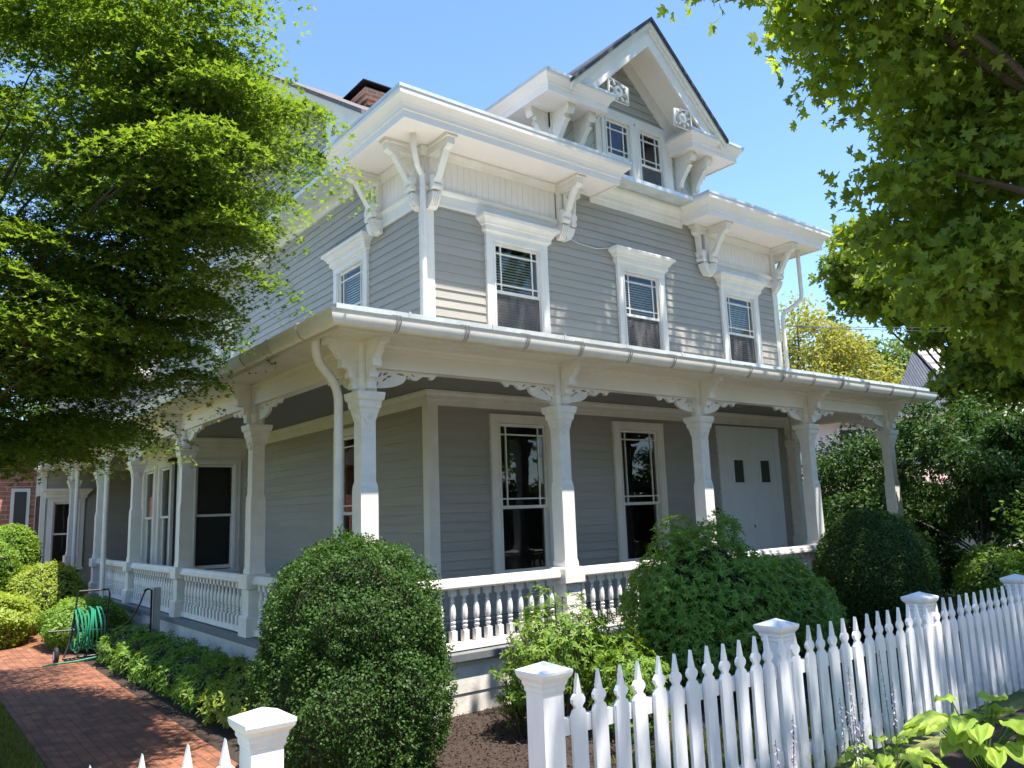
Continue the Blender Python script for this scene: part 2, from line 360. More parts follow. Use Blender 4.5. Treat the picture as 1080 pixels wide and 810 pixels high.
# ================================================================== GROUND
mb = MB(); mb.quad((-600, -600, -.06), (600, -600, -.06), (600, 600, -.06), (-600, 600, -.06)); struct('lawn', mb, M['grass'])
mb = MB(); mb.quad((-200, -7.6, -.054), (200, -7.6, -.054), (200, -5.6, -.054), (-200, -5.6, -.054)); struct('sidewalk', mb, M['walk'])
mb = MB(); mb.box(-200, 200, -9.45, -9.3, -.2, -.03); struct('kerb', mb, M['walk'])
mb = MB(); mb.quad((-200, -18, -.053), (200, -18, -.053), (200, -9.45, -.053), (-200, -9.45, -.053)); struct('road', mb, M['asphalt'])
def wob(pts, a, s):
    return [(x + a * math.sin(i * 1.7 + s), y + a * math.cos(i * 2.3 + s)) for i, (x, y) in enumerate(pts)]
mb = MB()
bed = wob([(-1.38, -3.5), (-1.36, 0), (-1.32, 4), (-1.30, 8), (-1.28, 14), (-.15, 14), (-.15, -.1), (3, -.1), (11, -.1), (11.4, -1.6), (8, -2.3), (5, -2.6), (2.6, -2.4), (1.4, -2.2), (.9, -3.5)], .04, 1)
mb.add([(x, y, -.046) for x, y in bed], [tuple(range(len(bed)))]); struct('mulch_bed', mb, M['mulch'])
mb = MB(); mb.quad((-2.55, -5.6, -.042), (-1.32, -5.6, -.042), (-1.18, 20, -.042), (-2.62, 20, -.042)); struct('brick_path', mb, M['brickwalk'])
mb = MB(); mb.quad((-.6, -5.6, -.045), (12, -5.6, -.045), (12, -3.95, -.045), (-.6, -3.95, -.045)); struct('planting_strip', mb, M['mulch'])
# mulch chips and fallen leaves
n = 9000
P = np.stack([rng.uniform(-1.3, 1.6, n), rng.uniform(-3.4, -.15, n), np.full(n, -.035) + rng.uniform(0, .02, n)], 1)
me = cloud_mesh('mulch_chips', [leaves(P, rnd_dir(n) + [0, 0, 1.2], rnd_dir(n), rng.uniform(.015, .05, n), LANCE)], mat('chip', (.06, .036, .025), .9, noise=.6, nscale=30))
tag(link('mulch_chips', me), 'dark brown shredded bark mulch spread beside the boxwood', 'mulch', kind='stuff')

n = 420
P = np.stack([rng.uniform(-2.5, -1.2, n), rng.uniform(-1, 14, n), np.full(n, -.036)], 1)
me = cloud_mesh('fallen_leaves', [leaves(P, rnd_dir(n) * .3 + [0, 0, 1], rnd_dir(n), rng.uniform(.02, .05, n), OVAL)], leafmat('fallen_leaf', [(.25, .14, .05), (.34, .25, .08), (.14, .08, .04)], .1, .8))
tag(link('fallen_leaves', me), 'small brown and yellow fallen leaves scattered over the brick path', 'leaves', kind='stuff')
def grass_blades(name, regs, label):
    pts = []
    for x0, x1, y0, y1, n in regs:
        pts.append(np.stack([rng.uniform(x0, x1, n), rng.uniform(y0, y1, n), np.full(n, -.06)], 1))
    P = np.concatenate(pts); n = len(P)
    T = rnd_dir(n) * .5; T[:, 2] = 1
    N = rnd_dir(n); N[:, 2] *= .2
    me = cloud_mesh(name, [leaves(P, N, T, rng.uniform(.03, .075, n), [[(0, -.07), (0, .07), (.6, .05), (1, 0), (.6, -.05)]], .3)], M['blade'])
    tag(link(name, me), label, 'grass', kind='stuff')
grass_blades('grass', [(-4.2, -2.6, -2, 6, 42000), (1.0, 12, -3.6, -2.3, 52000), (-4.5, -2.65, 6, 16, 14000)], 'short lawn grass beside the brick path and behind the picket fence')

# ================================================================== HOUSE
D = 2.08; XR = 10.86; YB = 17.6
house = empty('house', (D, D, 0), 'large grey clapboard Victorian house with white trim, gables and wraparound porch', 'house')
MF = Matrix.Translation((0, D, 0))                                        # front wall frame: u = x, -y outward
ML = Matrix.Translation((D, 0, 0)) @ Matrix.Rotation(R(-90), 4, 'Z')      # left wall: u = -y, outward -x

def clap(mb, u0, u1, z0, z1, exp, holes, Mx, clip=None, t=.023):
    z = z0; k = 0
    while z < z1 - 1e-4:
        zt = min(z + exp, z1); iv = [(u0, u1)]
        if clip: a, b = clip((z + zt) / 2); iv = [(max(a, u0), min(b, u1))] if b > a else []
        for h0, h1, g0, g1 in holes:
            if g1 > z + 1e-3 and g0 < zt - 1e-3:
                nv = []
                for a, b in iv:
                    if h0 > a: nv.append((a, min(b, h0)))
                    if h1 < b: nv.append((max(a, h1), b))
                iv = [(a, b) for a, b in nv if b - a > .01]
        iv2 = []
        for a, b in iv:
            while b - a > 2.6:
                c_ = a + random.uniform(1.0, 2.4)
                if b - c_ < .5: break
                iv2.append((a, c_)); a = c_
            iv2.append((a, b))
        for a, b in iv2:
            mb.add([(a, -t, z - .009), (b, -t, z - .009), (b, -.004, zt), (a, -.004, zt), (a, -.010, z - .009), (b, -.010, z - .009), (a, -.006, z + .002), (b, -.006, z + .002)], [(0, 1, 2, 3), (4, 5, 1, 0), (6, 7, 5, 4)], Mx)
        z = zt; k += 1

def window(Mx, c, z0, z1, wd, kind='lower', header=False, cas=.16, blind=False, screen=False, simple=False, lab=None):
    """glazed opening wd x (z1-z0) centred on u=c"""
    h = wd / 2; mb = MB()
    f = .06
    for sx in (-1, 1):
        a, b = sorted((c + sx * (h - .01), c + sx * (h + cas))); mb.box(a, b, -f, .12, z0 - .02, z1 + .005, Mx)
    mb.box(c - h - cas, c + h + cas, -f - .004, .12, z1 + .005, z1 + cas * .85, Mx)
    mb.box(c - h - cas - .03, c + h + cas + .03, -f - .05, .12, z0 - .08, z0 - .02, Mx)
    mb.box(c - h - .03, c - h - .012, -f - .012, -f, z0, z1 + .02, Mx); mb.box(c + h + .012, c + h + .03, -f - .012, -f, z0, z1 + .02, Mx); mb.box(c - h - .03, c + h + .03, -f - .012, -f - .004, z1 + .02, z1 + .04, Mx)
    wn = mb.obj('window', M['white'], house, lab)
    if header:
        hd = MB(); zt = z1 + cas * .85; W = h + cas
        hd.sweep([(c - W, 0), (c - W, -f - .01), (c + W, -f - .01), (c + W, 0)][::-1] if False else [(c - W, 0), (c - W, -f - .01), (c + W, -f - .01), (c + W, 0)],
                 [(-.02, zt - .02), (.01, zt - .02), (.02, zt + .0), (.045, zt + .015), (.05, zt + .09), (.075, zt + .10), (.085, zt + .13), (.12, zt + .17), (.15, zt + .185), (.16, zt + .23), (.14, zt + .25), (-.02, zt + .27)], Mx)
        hd.obj('header', M['white'], wn)
    zm = (z0 + z1) / 2 if kind != 'lower' else z0 + (z1 - z0) * .43
    if kind == 'upper': zm = z0 + (z1 - z0) * .42
    st = .045
    up = MB()   # upper sash
    def frame(m_, a, b, zz0, zz1, y0, y1, s=st, rail=None):
        m_.box(a, a + s, y0, y1, zz0, zz1, Mx); m_.box(b - s, b, y0, y1, zz0, zz1, Mx)
        m_.box(a + s, b - s, y0 + .001, y1 - .001, zz1 - s, zz1, Mx); m_.box(a + s, b - s, y0 + .001, y1 - .001, zz0, zz0 + (rail or s), Mx)
    frame(up, c - h, c + h, zm, z1, -.02, .02)
    if not simple:
        mm_ = .011; a, b = c - h + st, c + h - st
        for ux in (a + .10, b - .10): up.box(ux - mm_, ux + mm_, -.014, .014, zm + st, z1 - st, Mx)
        for uz in (zm + st + .10, z1 - st - .12): up.box(a, b, -.0135, .0135, uz - mm_, uz + mm_, Mx)
    up.obj('upper_sash', M['white'], wn)
    lo = MB(); frame(lo, c - h, c + h, z0, zm + .04, .025, .06, rail=.07); lo.obj('lower_sash', M['white'], wn)
    g = MB(); g.quad((c - h + .02, .0, zm), (c + h - .02, .0, zm), (c + h - .02, .0, z1), (c - h + .02, .0, z1), Mx); g.obj('glass_pane', M['glass'], wn)
    g = MB(); g.quad((c - h + .02, .045, z0), (c + h - .02, .045, z0), (c + h - .02, .045, zm), (c - h + .02, .045, zm), Mx); g.obj('glass_pane', M['glass'], wn)
    if screen:
        g = MB(); g.box(c - h + .012, c + h - .012, .005, .009, z0 + .01, zm - .002, Mx); g.obj('screen', M['screen'], wn)
    if blind:
        g = MB(); z = z1 - .08; zb = z0 + .1
        while z > zb:
            g.add([(c - h + .05, .105, z), (c + h - .05, .105, z), (c + h - .05, .085, z - .034), (c - h + .05, .085, z - .034)], [(0, 1, 2, 3)], Mx); z -= .045
        g.obj('blind', M['blind'], wn)
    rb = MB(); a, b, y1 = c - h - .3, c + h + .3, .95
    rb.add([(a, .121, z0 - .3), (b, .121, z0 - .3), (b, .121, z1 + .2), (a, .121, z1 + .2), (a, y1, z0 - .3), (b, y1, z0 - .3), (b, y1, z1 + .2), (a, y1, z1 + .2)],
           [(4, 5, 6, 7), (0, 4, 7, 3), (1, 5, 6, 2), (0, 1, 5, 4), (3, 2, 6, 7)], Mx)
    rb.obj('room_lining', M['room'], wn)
    return (c - h - .08, c + h + .08, z0 - .05, z1 + .08)

holesF, holesL = [], []
holesF.append(window(MF, 3.74, 1.12, 3.35, .92, 'lower', lab='left ground floor front window with tall border sash'))
holesF.append(window(MF, 6.30, 1.12, 3.35, .92, 'lower', lab='middle ground floor front window half behind the rhododendron'))
for cx_ in (3.76, 6.62, 9.52): holesF.append(window(MF, cx_, 4.80, 6.19, .92, 'upper', header=True, blind=True, screen=True))
# gable pair
for cx_ in (6.24, 7.12): holesF.append(window(MF, cx_, 7.86, 9.06, .62, 'upper', cas=.11, screen=True))
# left wall windows
holesL.append(window(ML, -4.42, 4.80, 6.22, .92, 'upper', header=True, blind=True))
holesL.append(window(ML, -4.42, 1.12, 3.35, .92, 'lower'))
holesL.append(window(ML, -10.8, 4.80, 6.22, .92, 'upper', header=True))

wl = MB()
clap(wl, D, XR, .6, 3.62, .132, holesF, MF); clap(wl, D, XR, 4.2, 7.5, .138, holesF, MF)
clap(wl, -YB, -D, .6, 3.62, .132, holesL, ML); clap(wl, -YB, -D, 4.2, 7.6, .138, holesL, ML)
gl_clip = lambda z: (-6.9 - (10.75 - z) / .64, -6.9 + (10.75 - z) / .64)
clap(wl, -13.5, -D - .1, 7.6, 10.6, .138, [(-4.3, 0, 7.5, 8.6)], ML, clip=gl_clip)
# gable triangle
apx = 6.5; clap(wl, 5.0, 8.0, 9.20, 10.5, .15, [], MF, clip=lambda z: (apx - (10.3 - z) / .93, apx + (10.3 - z) / .93))
MR = Matrix.Translation((XR, 0, 0)) @ Matrix.Rotation(R(90), 4, 'Z')
clap(wl, D, 12, .6, 7.5, .135, [], MR)
# structural backing (3 cm behind boards)
wl.obj('wall', M['grey'], house)

# corner boards, frieze boards
tr = MB()
e = .032
for x in (D, XR):
    for z0, z1 in ((.6, 3.6), (4.15, 6.62)):
        tr = MB()
        if x == D: tr.box(D - e, D + .13, D - e, D + .001, z0, z1); tr.box(D - e + .001, D + .001, D + .0, D + .13, z0, z1)
        else: tr.box(XR - .13, XR + e, D - e, D + .001, z0, z1); tr.box(XR - .001, XR + e - .001, D, D + .13, z0, z1)
        tr.obj('corner_board', M['white'], house)
tr = MB(); tr.sweep([(D, YB), (D, D), (XR, D)], [(0, 3.56), (.04, 3.56), (.042, 3.63), (.055, 3.64), (.055, 3.70), (.085, 3.74), (.085, 3.775), (0, 3.775)]); tr.obj('porch_frieze', M['white'], house)
def vboards(mb, u0, u1, z0, z1, Mx, y=-.03, wd=.115):
    n = max(1, round((u1 - u0) / wd)); d = (u1 - u0) / n
    for i in range(n): mb.box(u0 + i * d + .003, u0 + (i + 1) * d - .003, y, .0, z0, z1, Mx)
    mb.box(u0, u1, y + .008, .001, z0, z1, Mx)
for a_ in ((D, 4.62, MF), (8.5, XR, MF), (-3.4, -D, ML)):
    fr = MB(); vboards(fr, a_[0], a_[1], 6.80, 7.33, a_[2]); fr.obj('frieze', M['soffit'], house)
ar = MB()
prof = [(0, 6.56), (.045, 6.56), (.05, 6.60), (.04, 6.605), (.04, 6.74), (.06, 6.76), (.08, 6.79), (.08, 6.815), (0, 6.825)]
ar.sweep([(D, 3.45), (D, D), (4.75, D)], prof); ar2 = MB(); ar2.sweep([(8.4, D), (XR, D), (XR, 4)], prof)
ar.sweep([(D, 3.45), (D, D), (4.62, D)], [(0, 7.30), (.05, 7.30), (.075, 7.35), (.11, 7.40), (.11, 7.43), (0, 7.43)]); ar2.sweep([(8.5, D), (XR, D)], [(0, 7.30), (.05, 7.30), (.075, 7.35), (.11, 7.40), (.11, 7.43), (0, 7.43)])
ar.obj('architrave', M['white'], house); ar2.obj('architrave', M['white'], house)

# main box eaves
ep = [(-.03, 7.435), (-.03, 7.40), (.0, 7.40), (.0, 7.50), (.022, 7.51), (.022, 7.53), (.03, 7.56), (.055, 7.60), (.10, 7.64), (.13, 7.66), (.14, 7.665), (.145, 7.70), (.145, 7.76)]
def eave(path, poly, zs, prof, name='eave'):
    m_ = MB(); m_.sweep(path, prof, caps=True); m_.add([(x, y, zs) for x, y in poly], [tuple(range(len(poly)))])
    o = m_.obj(name, M['soffit'], house)
    r_ = MB(); zt = prof[-1][1]; r_.sweep(path, [(prof[-1][0] - .005, zt + .0), (prof[-1][0] + .012, zt - .02), (prof[-1][0] + .012, zt + .03), (prof[-1][0] - .5, zt + .034)], caps=False)
    r_.obj('roof_edge', M['metal'], o)
    return o
eave([(D, 3.62), (1.33, 3.62), (1.33, 1.37), (5.50, 1.37), (5.50, D)], [(D, 3.62), (1.33, 3.62), (1.33, 1.37), (5.50, 1.37), (5.50, D), (D, D)], 7.432, ep)
eave([(7.86, D), (7.86, 1.37), (11.7, 1.37), (11.7, 6), (XR, 6)], [(7.86, D), (7.86, 1.37), (11.7, 1.37), (11.7, 6), (XR, 6), (XR, D)], 7.432, ep)
cn = MB(); cn.sweep([(5.45, D), (7.9, D)], [(0, 7.33), (.03, 7.33), (.035, 7.42), (.05, 7.44), (.06, 7.50), (.10, 7.56), (.15, 7.60), (.17, 7.64), (.17, 7.69), (0, 7.72)]); cn.obj('cornice', M['white'], house)
rf = MB(); rf.box(1.5, 11.5, 1.6, 16, 7.70, 7.775); rfo = rf.obj('flat_roof', M['metal'], house)
# siding patch under the eave side returns is already wall
# large scroll brackets
def bracket(mb, Mx, L=.60, H=.90, wd=.12):
    """origin at wall/soffit corner, arm along -y (outward), down -z"""
    w = wd / 2
    mb.box(-w - .03, w + .03, -L - .04, .0, -.05, -.001, Mx)
    mb.box(-w, w, -L, .0, -.15, -.05, Mx)
    mb.prism([(-L, -.15), (-L + .10, -.15), (-L + .10, -.2), (-L + .03, -.17)], -w + .002, w - .002, 'x', Mx)
    # diagonal brace
    mb.prism([(-L + .1, -.15), (-L + .18, -.15), (-.155, -.54), (-.20, -.58)], -w + .022, w - .022, 'x', Mx)
    mb.prism([(-L + .085, -.155), (-L + .115, -.15), (-.19, -.585), (-.225, -.575)], -w + .006, w - .006, 'x', Mx)
    # wall leg
    mb.prism([(0, -.15), (-.07, -.15), (-.07, -.5), (-.13, -.55), (-.13, -.72), (-.17, -.76), (-.15, -.86), (-.07, -H), (0, -H)], -w + .02, w - .02, 'x', Mx)
    # scroll rings
    for k, (yy, zz, r) in enumerate([(-.17, -.55, .075), (-.17, -.655, .06)]):
        R_ = Mx @ Matrix.Translation((0, yy, zz)) @ Matrix.Rotation(R(90), 4, 'Y')
        mb.lathe([(r * .7, -w - .03), (r, -w - .02), (r, -w + .0), (r * .85, -w + .01), (r * .85, w - .01), (r, w), (r, w + .02), (r * .7, w + .03)], 14, R_)
    mb.prism([(-.19, -.74), (-.19, -.78), (-.14, -.88), (-.06, -.96), (0, -.96), (0, -.74)], -w - .012, w + .012, 'x', Mx)
    for k in (-1, 0, 1): mb.tube([(k * w * .6, -.195, -.76), (k * w * .6, -.175, -.84), (k * w * .6, -.10, -.93)], .012, 6, Mx)
def put_bracket(x, y, z, rot, **k):
    b = MB(); bracket(b, Matrix.Translation((x, y, z)) @ Matrix.Rotation(R(rot), 4, 'Z'), **k); return b.obj('eave_bracket', M['white'], house)
for x, y, r_ in [(2.16, D - .03, 0), (4.68, D - .03, 0), (8.56, D - .03, 0), (10.78, D - .03, 0), (D - .03, 2.16, -90), (D - .03, 3.36, -90), (8.50, D - .09, -90), (4.74, D - .09, 90), (D - .09, 3.43, 180), (XR + .03, 2.16, 90)]:
    small = r_ in (180,) or (x in (8.50, 4.74))
    put_bracket(x, y, 7.428, r_, L=.36 if small else .58)

# ---- front dormer gable
dz0, dz1 = 7.70, 8.76
dm = MB(); dm.quad((4.62, D, dz0), (5.72, D, dz0), (5.72, D, 9.3), (4.62, D, 9.3)); dm.obj('diagonal_siding', M['diagL'], house)
dm = MB(); dm.quad((7.62, D, dz0), (8.42, D, dz0), (8.42, D, 9.3), (7.62, D, 9.3)); dm.obj('diagonal_siding', M['diagR'], house)
dm = MB(); dm.box(4.62, 4.70, D + .002, 5.6, dz0, 9.3); dm.box(8.34, 8.42, D + .002, 5.6, dz0, 9.3)
dm.box(4.60, 4.74, D - .03, D + .1, dz0, dz1); dm.box(8.30, 8.44, D - .03, D + .1, dz0, dz1)
dm.box(5.68, 5.86, D - .04, D, dz0, 9.16); dm.box(7.54, 7.72, D - .04, D, dz0, 9.16); dm.box(6.57, 6.79, D - .055, D, 7.75, 9.1); dm.box(5.68, 7.72, D - .045, D, 9.14, 9.26); dm.box(5.68, 7.72, D - .10, D, dz0, 7.80)
# soffit-following boards on the wall
for s in (-1, 1):
    P0 = (apx, 10.62); P1 = (apx + s * 1.9, 10.62 - 1.9 * .91)
    dm.prism([P0, P1, (P1[0], P1[1] - .4), (apx, 10.62 - .38)], D - .035, D + .05, 'y')
dm.obj('dormer_frame', M['white'], house)
rf = MB(); sl = .91; ya, yb_ = 1.40, 7.6
for s in (-1, 1):
    a = (apx, 10.86); b = (apx + s * 2.02, 10.86 - sl * 2.02)
    rf.prism([a, b, (b[0], b[1] - .07), (apx, a[1] - .075)], 1.27, yb_, 'y')
rf_o = rf.obj('dormer_roof', M['slate'], house)
rk = MB()
for s in (-1, 1):
    def pt(t, dz_): return (apx + s * t, 10.86 - sl * t - dz_)
    rk.prism([pt(0, .076), (apx + s * 1.90, 9.055), (apx + s * 1.90, 9.035), (apx + s * 1.43, 9.035), pt(0, .52)], ya, ya + .04, 'y')
    rk.prism([pt(0, .076), pt(2.0, .076), pt(2.0, .20), pt(0, .21)], ya - .045, ya, 'y')
    rk.prism([pt(0, .076), pt(2.01, .076), pt(2.01, .14), pt(0, .15)], ya - .09, ya - .045, 'y')
rk.obj('rake_board', M['white'], house)
sf = MB()
for s in (-1, 1):
    p = lambda t, y: (apx + s * t, y, 10.86 - sl * t - .27)
    sf.quad(p(0, ya + .04), p(1.95, ya + .04), p(1.95, D), p(0, D))
sf.obj('rake_soffit', M['soffit'], house)
dp = [(-.02, 8.765), (-.02, 8.74), (0, 8.74), (0, 8.84), (.02, 8.85), (.03, 8.89), (.07, 8.94), (.10, 8.965), (.11, 9.0), (.11, 9.03)]
eave([(4.62, 5.0), (4.08, 5.0), (4.08, 1.48), (5.42, 1.48), (5.42, D)], [(4.62, 5.0), (4.08, 5.0), (4.08, 1.48), (5.42, 1.48), (5.42, D), (4.62, D)], 8.762, dp)
eave([(7.66, D), (7.66, 1.48), (9.02, 1.48), (9.02, 5.0), (8.42, 5.0)], [(7.66, D), (7.66, 1.48), (9.02, 1.48), (9.02, 5.0), (8.42, 5.0), (8.42, D)], 8.762, dp)
def small_bracket(x, y, z, rot, L=.42, H=.6):
    b = MB(); Mx = Matrix.Translation((x, y, z)) @ Matrix.Rotation(R(rot), 4, 'Z')
    b.prism([(0, 0), (-L, 0), (-L, -.10), (-L + .04, -.15), (-L + .10, -.14), (-L + .12, -.19), (-L + .06, -.24), (-L + .12, -.27), (-.12, -H + .1), (-.1, -H), (0, -H - .03)], -.05, .05, 'x', Mx)
    b.prism([(-L - .02, 0), (-L - .02, -.08), (-L + .02, -.16), (-L + .06, -.12), (-L + .06, 0)], -.075, .075, 'x', Mx)
    b.obj('eave_bracket', M['white'], house)
for x, y, r_ in [(4.70, D - .03, 0), (5.22, D, 0), (4.635, 2.14, -90), (8.34, D - .03, 0), (7.90, D, 0), (8.43, 2.2, 90)]: small_bracket(x, y, 8.76, r_)
# pierced ornaments over the box eaves
def orn(Mx, W=.5, H=.42):
    hs = [hole(.25, .20, .11, .10)] + [hole(.25 + .17 * math.cos(a), .2 + .145 * math.sin(a), .045, .022, a) for a in [k * math.pi / 4 + .2 for k in range(8)]] + [hole(.44, .36, .03, .03), hole(.06, .06, .025, .03)]
    v, f = pierced([(0, 0), (W, 0), (W, H), (0, H * .8)], hs, .03, Mx); m_ = MB(); m_.add(v, f); v, f = pierced(hole(.25, .21, .04, .035), [hole(.25, .21, .02, .016)], .03, Mx); m_.add(v, f); return m_
orn(Matrix.Translation((7.10, ya + .02, 8.98))).obj('pierced_ornament', M['white'], house)
orn(Matrix.Translation((5.90, ya + .02, 8.98)) @ Matrix.Scale(-1, 4, (1, 0, 0))).obj('pierced_ornament', M['white'], house)

# ---- left gable
xr_ = 1.5; yap = 7.0; zap = 10.88; ls = .64
rf = MB(); rk = MB(); sf = MB()
for s in (-1, 1):
    def q(t, dz_): return (yap + s * t, zap - ls * t - dz_)
    rf.prism([q(0, 0), q(4.3, 0), q(4.3, .08), q(0, .08)], xr_ - .13, 10, 'x')
    rk.prism([q(0, .081), q(4.25, .081), q(4.25, .40), q(0, .42)], xr_, xr_ + .04, 'x')
    rk.prism([q(0, .081), q(4.27, .081), q(4.27, .2), q(0, .2)], xr_ - .05, xr_, 'x'); rk.prism([q(0, .081), q(4.28, .081), q(4.28, .14), q(0, .14)], xr_ - .1, xr_ - .05, 'x')
    a = [(xr_ + .04, *q(0, .3)), (xr_ + .04, *q(4.2, .3)), (D, *q(4.2, .3)), (D, *q(0, .3))]
    sf.quad(*a)
rf.obj('side_gable_roof', M['brownroof'], house); rk.obj('rake_board', M['white'], house); sf.obj('rake_soffit', M['soffit'], house)
v, f = pierced([(0, 0), (1.15, 0), (1.15, .35), (0, 1.05)], [[(.25, .25), (.33, .3), (.36, .45), (.30, .5), (.24, .42), (.17, .4)], [(.5, .42), (.62, .42), (.68, .5), (.62, .6), (.55, .58), (.48, .6), (.42, .52)], [(.25, .68), (.33, .62), (.38, .72), (.28, .82)], hole(.8, .22, .08, .1)], .03, Matrix.Translation((xr_ + .06, 4.32, 8.03)) @ Matrix.Rotation(R(-90), 4, 'Z'))
m_ = MB(); m_.add(v, f); m_.obj('pierced_ornament', M['white'], house)
sb = MB(); sb.box(D - .05, D + .02, 4.3, 9.7, 7.5, 7.7); sb.obj('cornice', M['white'], house)
# chimney
ch = MB(); ch.box(2.72, 3.78, 5.0, 5.8, 8, 9.62); ch.box(2.66, 3.84, 4.94, 5.86, 9.62, 9.70); ch.box(2.60, 3.90, 4.88, 5.92, 9.70, 9.79); ch.box(2.56, 3.94, 4.84, 5.96, 9.79, 9.9)
cho = ch.obj('chimney', M['brick'], house)
cc = MB(); cc.add([(2.48, 4.76, 9.98), (4.02, 4.76, 9.98), (4.02, 6.04, 9.98), (2.48, 6.04, 9.98), (2.75, 5.1, 10.14), (3.75, 5.1, 10.14), (3.75, 5.7, 10.14), (2.75, 5.7, 10.14), (2.48, 4.76, 10.0), (4.02, 4.76, 10.0), (4.02, 6.04, 10.0), (2.48, 6.04, 10.0)],
                  [(3, 2, 1, 0), (0, 1, 9, 8), (1, 2, 10, 9), (2, 3, 11, 10), (3, 0, 8, 11), (8, 9, 5, 4), (9, 10, 6, 5), (10, 11, 7, 6), (11, 8, 4, 7), (4, 5, 6, 7)])
cc.box(2.7, 3.8, 4.95, 5.85, 9.9, 9.978); cc.obj('chimney_cap', M['black'], cho)
fl = MB(); fl.box(2.64, 2.70, 4.9, 5.5, 8.4, 9.45); fl.box(2.70, 3.2, 4.93, 4.98, 8.4, 9.45); fl.obj('flashing', M['door'], cho)

# ---- porch
PX = [0, 2.69, 5.39, 8.17, 10.86]; PY = [3.10, 6.33, 9.66, 12.99, 16.5]
dk = MB(); dk.box(-.2, XR + .2, -.2, D, .5, .57); dk.box(-.2, D, D, YB, .5, .57); dk.obj('porch_floor', M['deck'], house)
sk = MB()
for z0, z1, t in ((-.06, .16, .0), (.165, .45, .012)): sk.box(-.12, XR + .12, -.12 - t, -.08, z0, z1)
sk.box(-.14, XR + .14, -.15, -.08, .45, .499); sk.box(-.13, -.08, -.08, YB, -.06, .45); sk.box(-.15, -.08, -.08, YB, .45, .499)
sk.obj('porch_skirt', M['post'], house)
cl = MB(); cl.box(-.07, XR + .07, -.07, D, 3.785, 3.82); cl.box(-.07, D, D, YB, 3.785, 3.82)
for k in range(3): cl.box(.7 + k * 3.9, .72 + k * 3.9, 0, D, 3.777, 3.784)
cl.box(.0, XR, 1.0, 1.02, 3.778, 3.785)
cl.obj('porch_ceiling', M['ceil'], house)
for k in range(3):
    pass
bmn = MB(); bmn.sweep([(0, YB), (0, 0), (XR, 0), (XR, D)], [(-.08, 3.56), (.08, 3.56), (.08, 3.74), (.095, 3.75), (.095, 3.785), (.11, 3.80), (.11, 3.84)]); bmn.sweep([(0, YB), (0, 0), (XR, 0), (XR, D)], [(-.08, 3.56), (-.08, 3.80)], caps=False)
bmn.obj('porch_beam', M['soffit'], house)
pe = MB(); pth = [(-.55, YB), (-.55, -.55), (XR + .55, -.55), (XR + .55, D)]
pe.sweep(pth, [(-.46, 3.83), (-.03, 3.84), (-.01, 3.80), (0, 3.80), (0, 3.97)], caps=False); pe.obj('porch_soffit', M['white'], house)
# half-round gutter
gp = [(.0, 3.95)] + [(.075 - .07 * math.cos(a), 3.945 - .13 * math.sin(a)) for a in [math.pi * i / 10 for i in range(11)]] + [(.152, 3.95), (.158, 3.965), (.145, 3.965), (.14, 3.94)]
gt = MB(); gt.sweep(pth, gp, smooth=True, caps=True); gto = gt.obj('gutter', M['gutter'], house)
def hook(p, outd):
    o = Vector(outd); P_ = Vector(p); pts = [P_ + o * (-.02) + Vector((0, 0, .06)), P_ + o * .06 + Vector((0, 0, .05)), P_ + o * .165 + Vector((0, 0, .02)), P_ + o * .165 + Vector((0, 0, -.04)), P_ + o * .12 + Vector((0, 0, -.115)), P_ + o * .08 + Vector((0, 0, -.138))]
    hk = MB(); hk.tube(pts, .006, 5); hk.obj('gutter_hook', M['strap'], gto)
x = .0
while x < XR + .5: hook((x, -.55, 3.95), (0, -1, 0)); hook((x + .02, -.55, 3.95), (.1, -1, 0)); x += .82
y = .1
while y < YB: hook((-.55, y, 3.95), (-1, 0, 0)); y += .82
pr_ = MB()
def roofpt(o, z): return o
# metal roof: hipped sheet
a0, a1 = -.60, D; zE, zT = 4.045, 4.34
pr_.add([(a0, YB, zE), (a0, a0, zE), (XR + .60, a0, zE), (XR + .60, D, zE), (XR + .0, D, zT), (D, D, zT), (D, YB, zT)], [(0, 1, 5, 6), (1, 2, 4, 5), (2, 3, 4)])
pr_.sweep([(a0, YB), (a0, a0), (XR + .60, a0), (XR + .60, D)], [(-.02, zE - .002), (.004, zE), (.006, zE - .11), (-.01, zE - .115)])
xx = .2
while xx < XR + .5:
    pr_.box(xx - .012, xx + .012, a0 - .012, a0 - .002, zE - .105, zE + .012); xx += 1.05
pr_.obj('porch_roof', M['metal'], house)

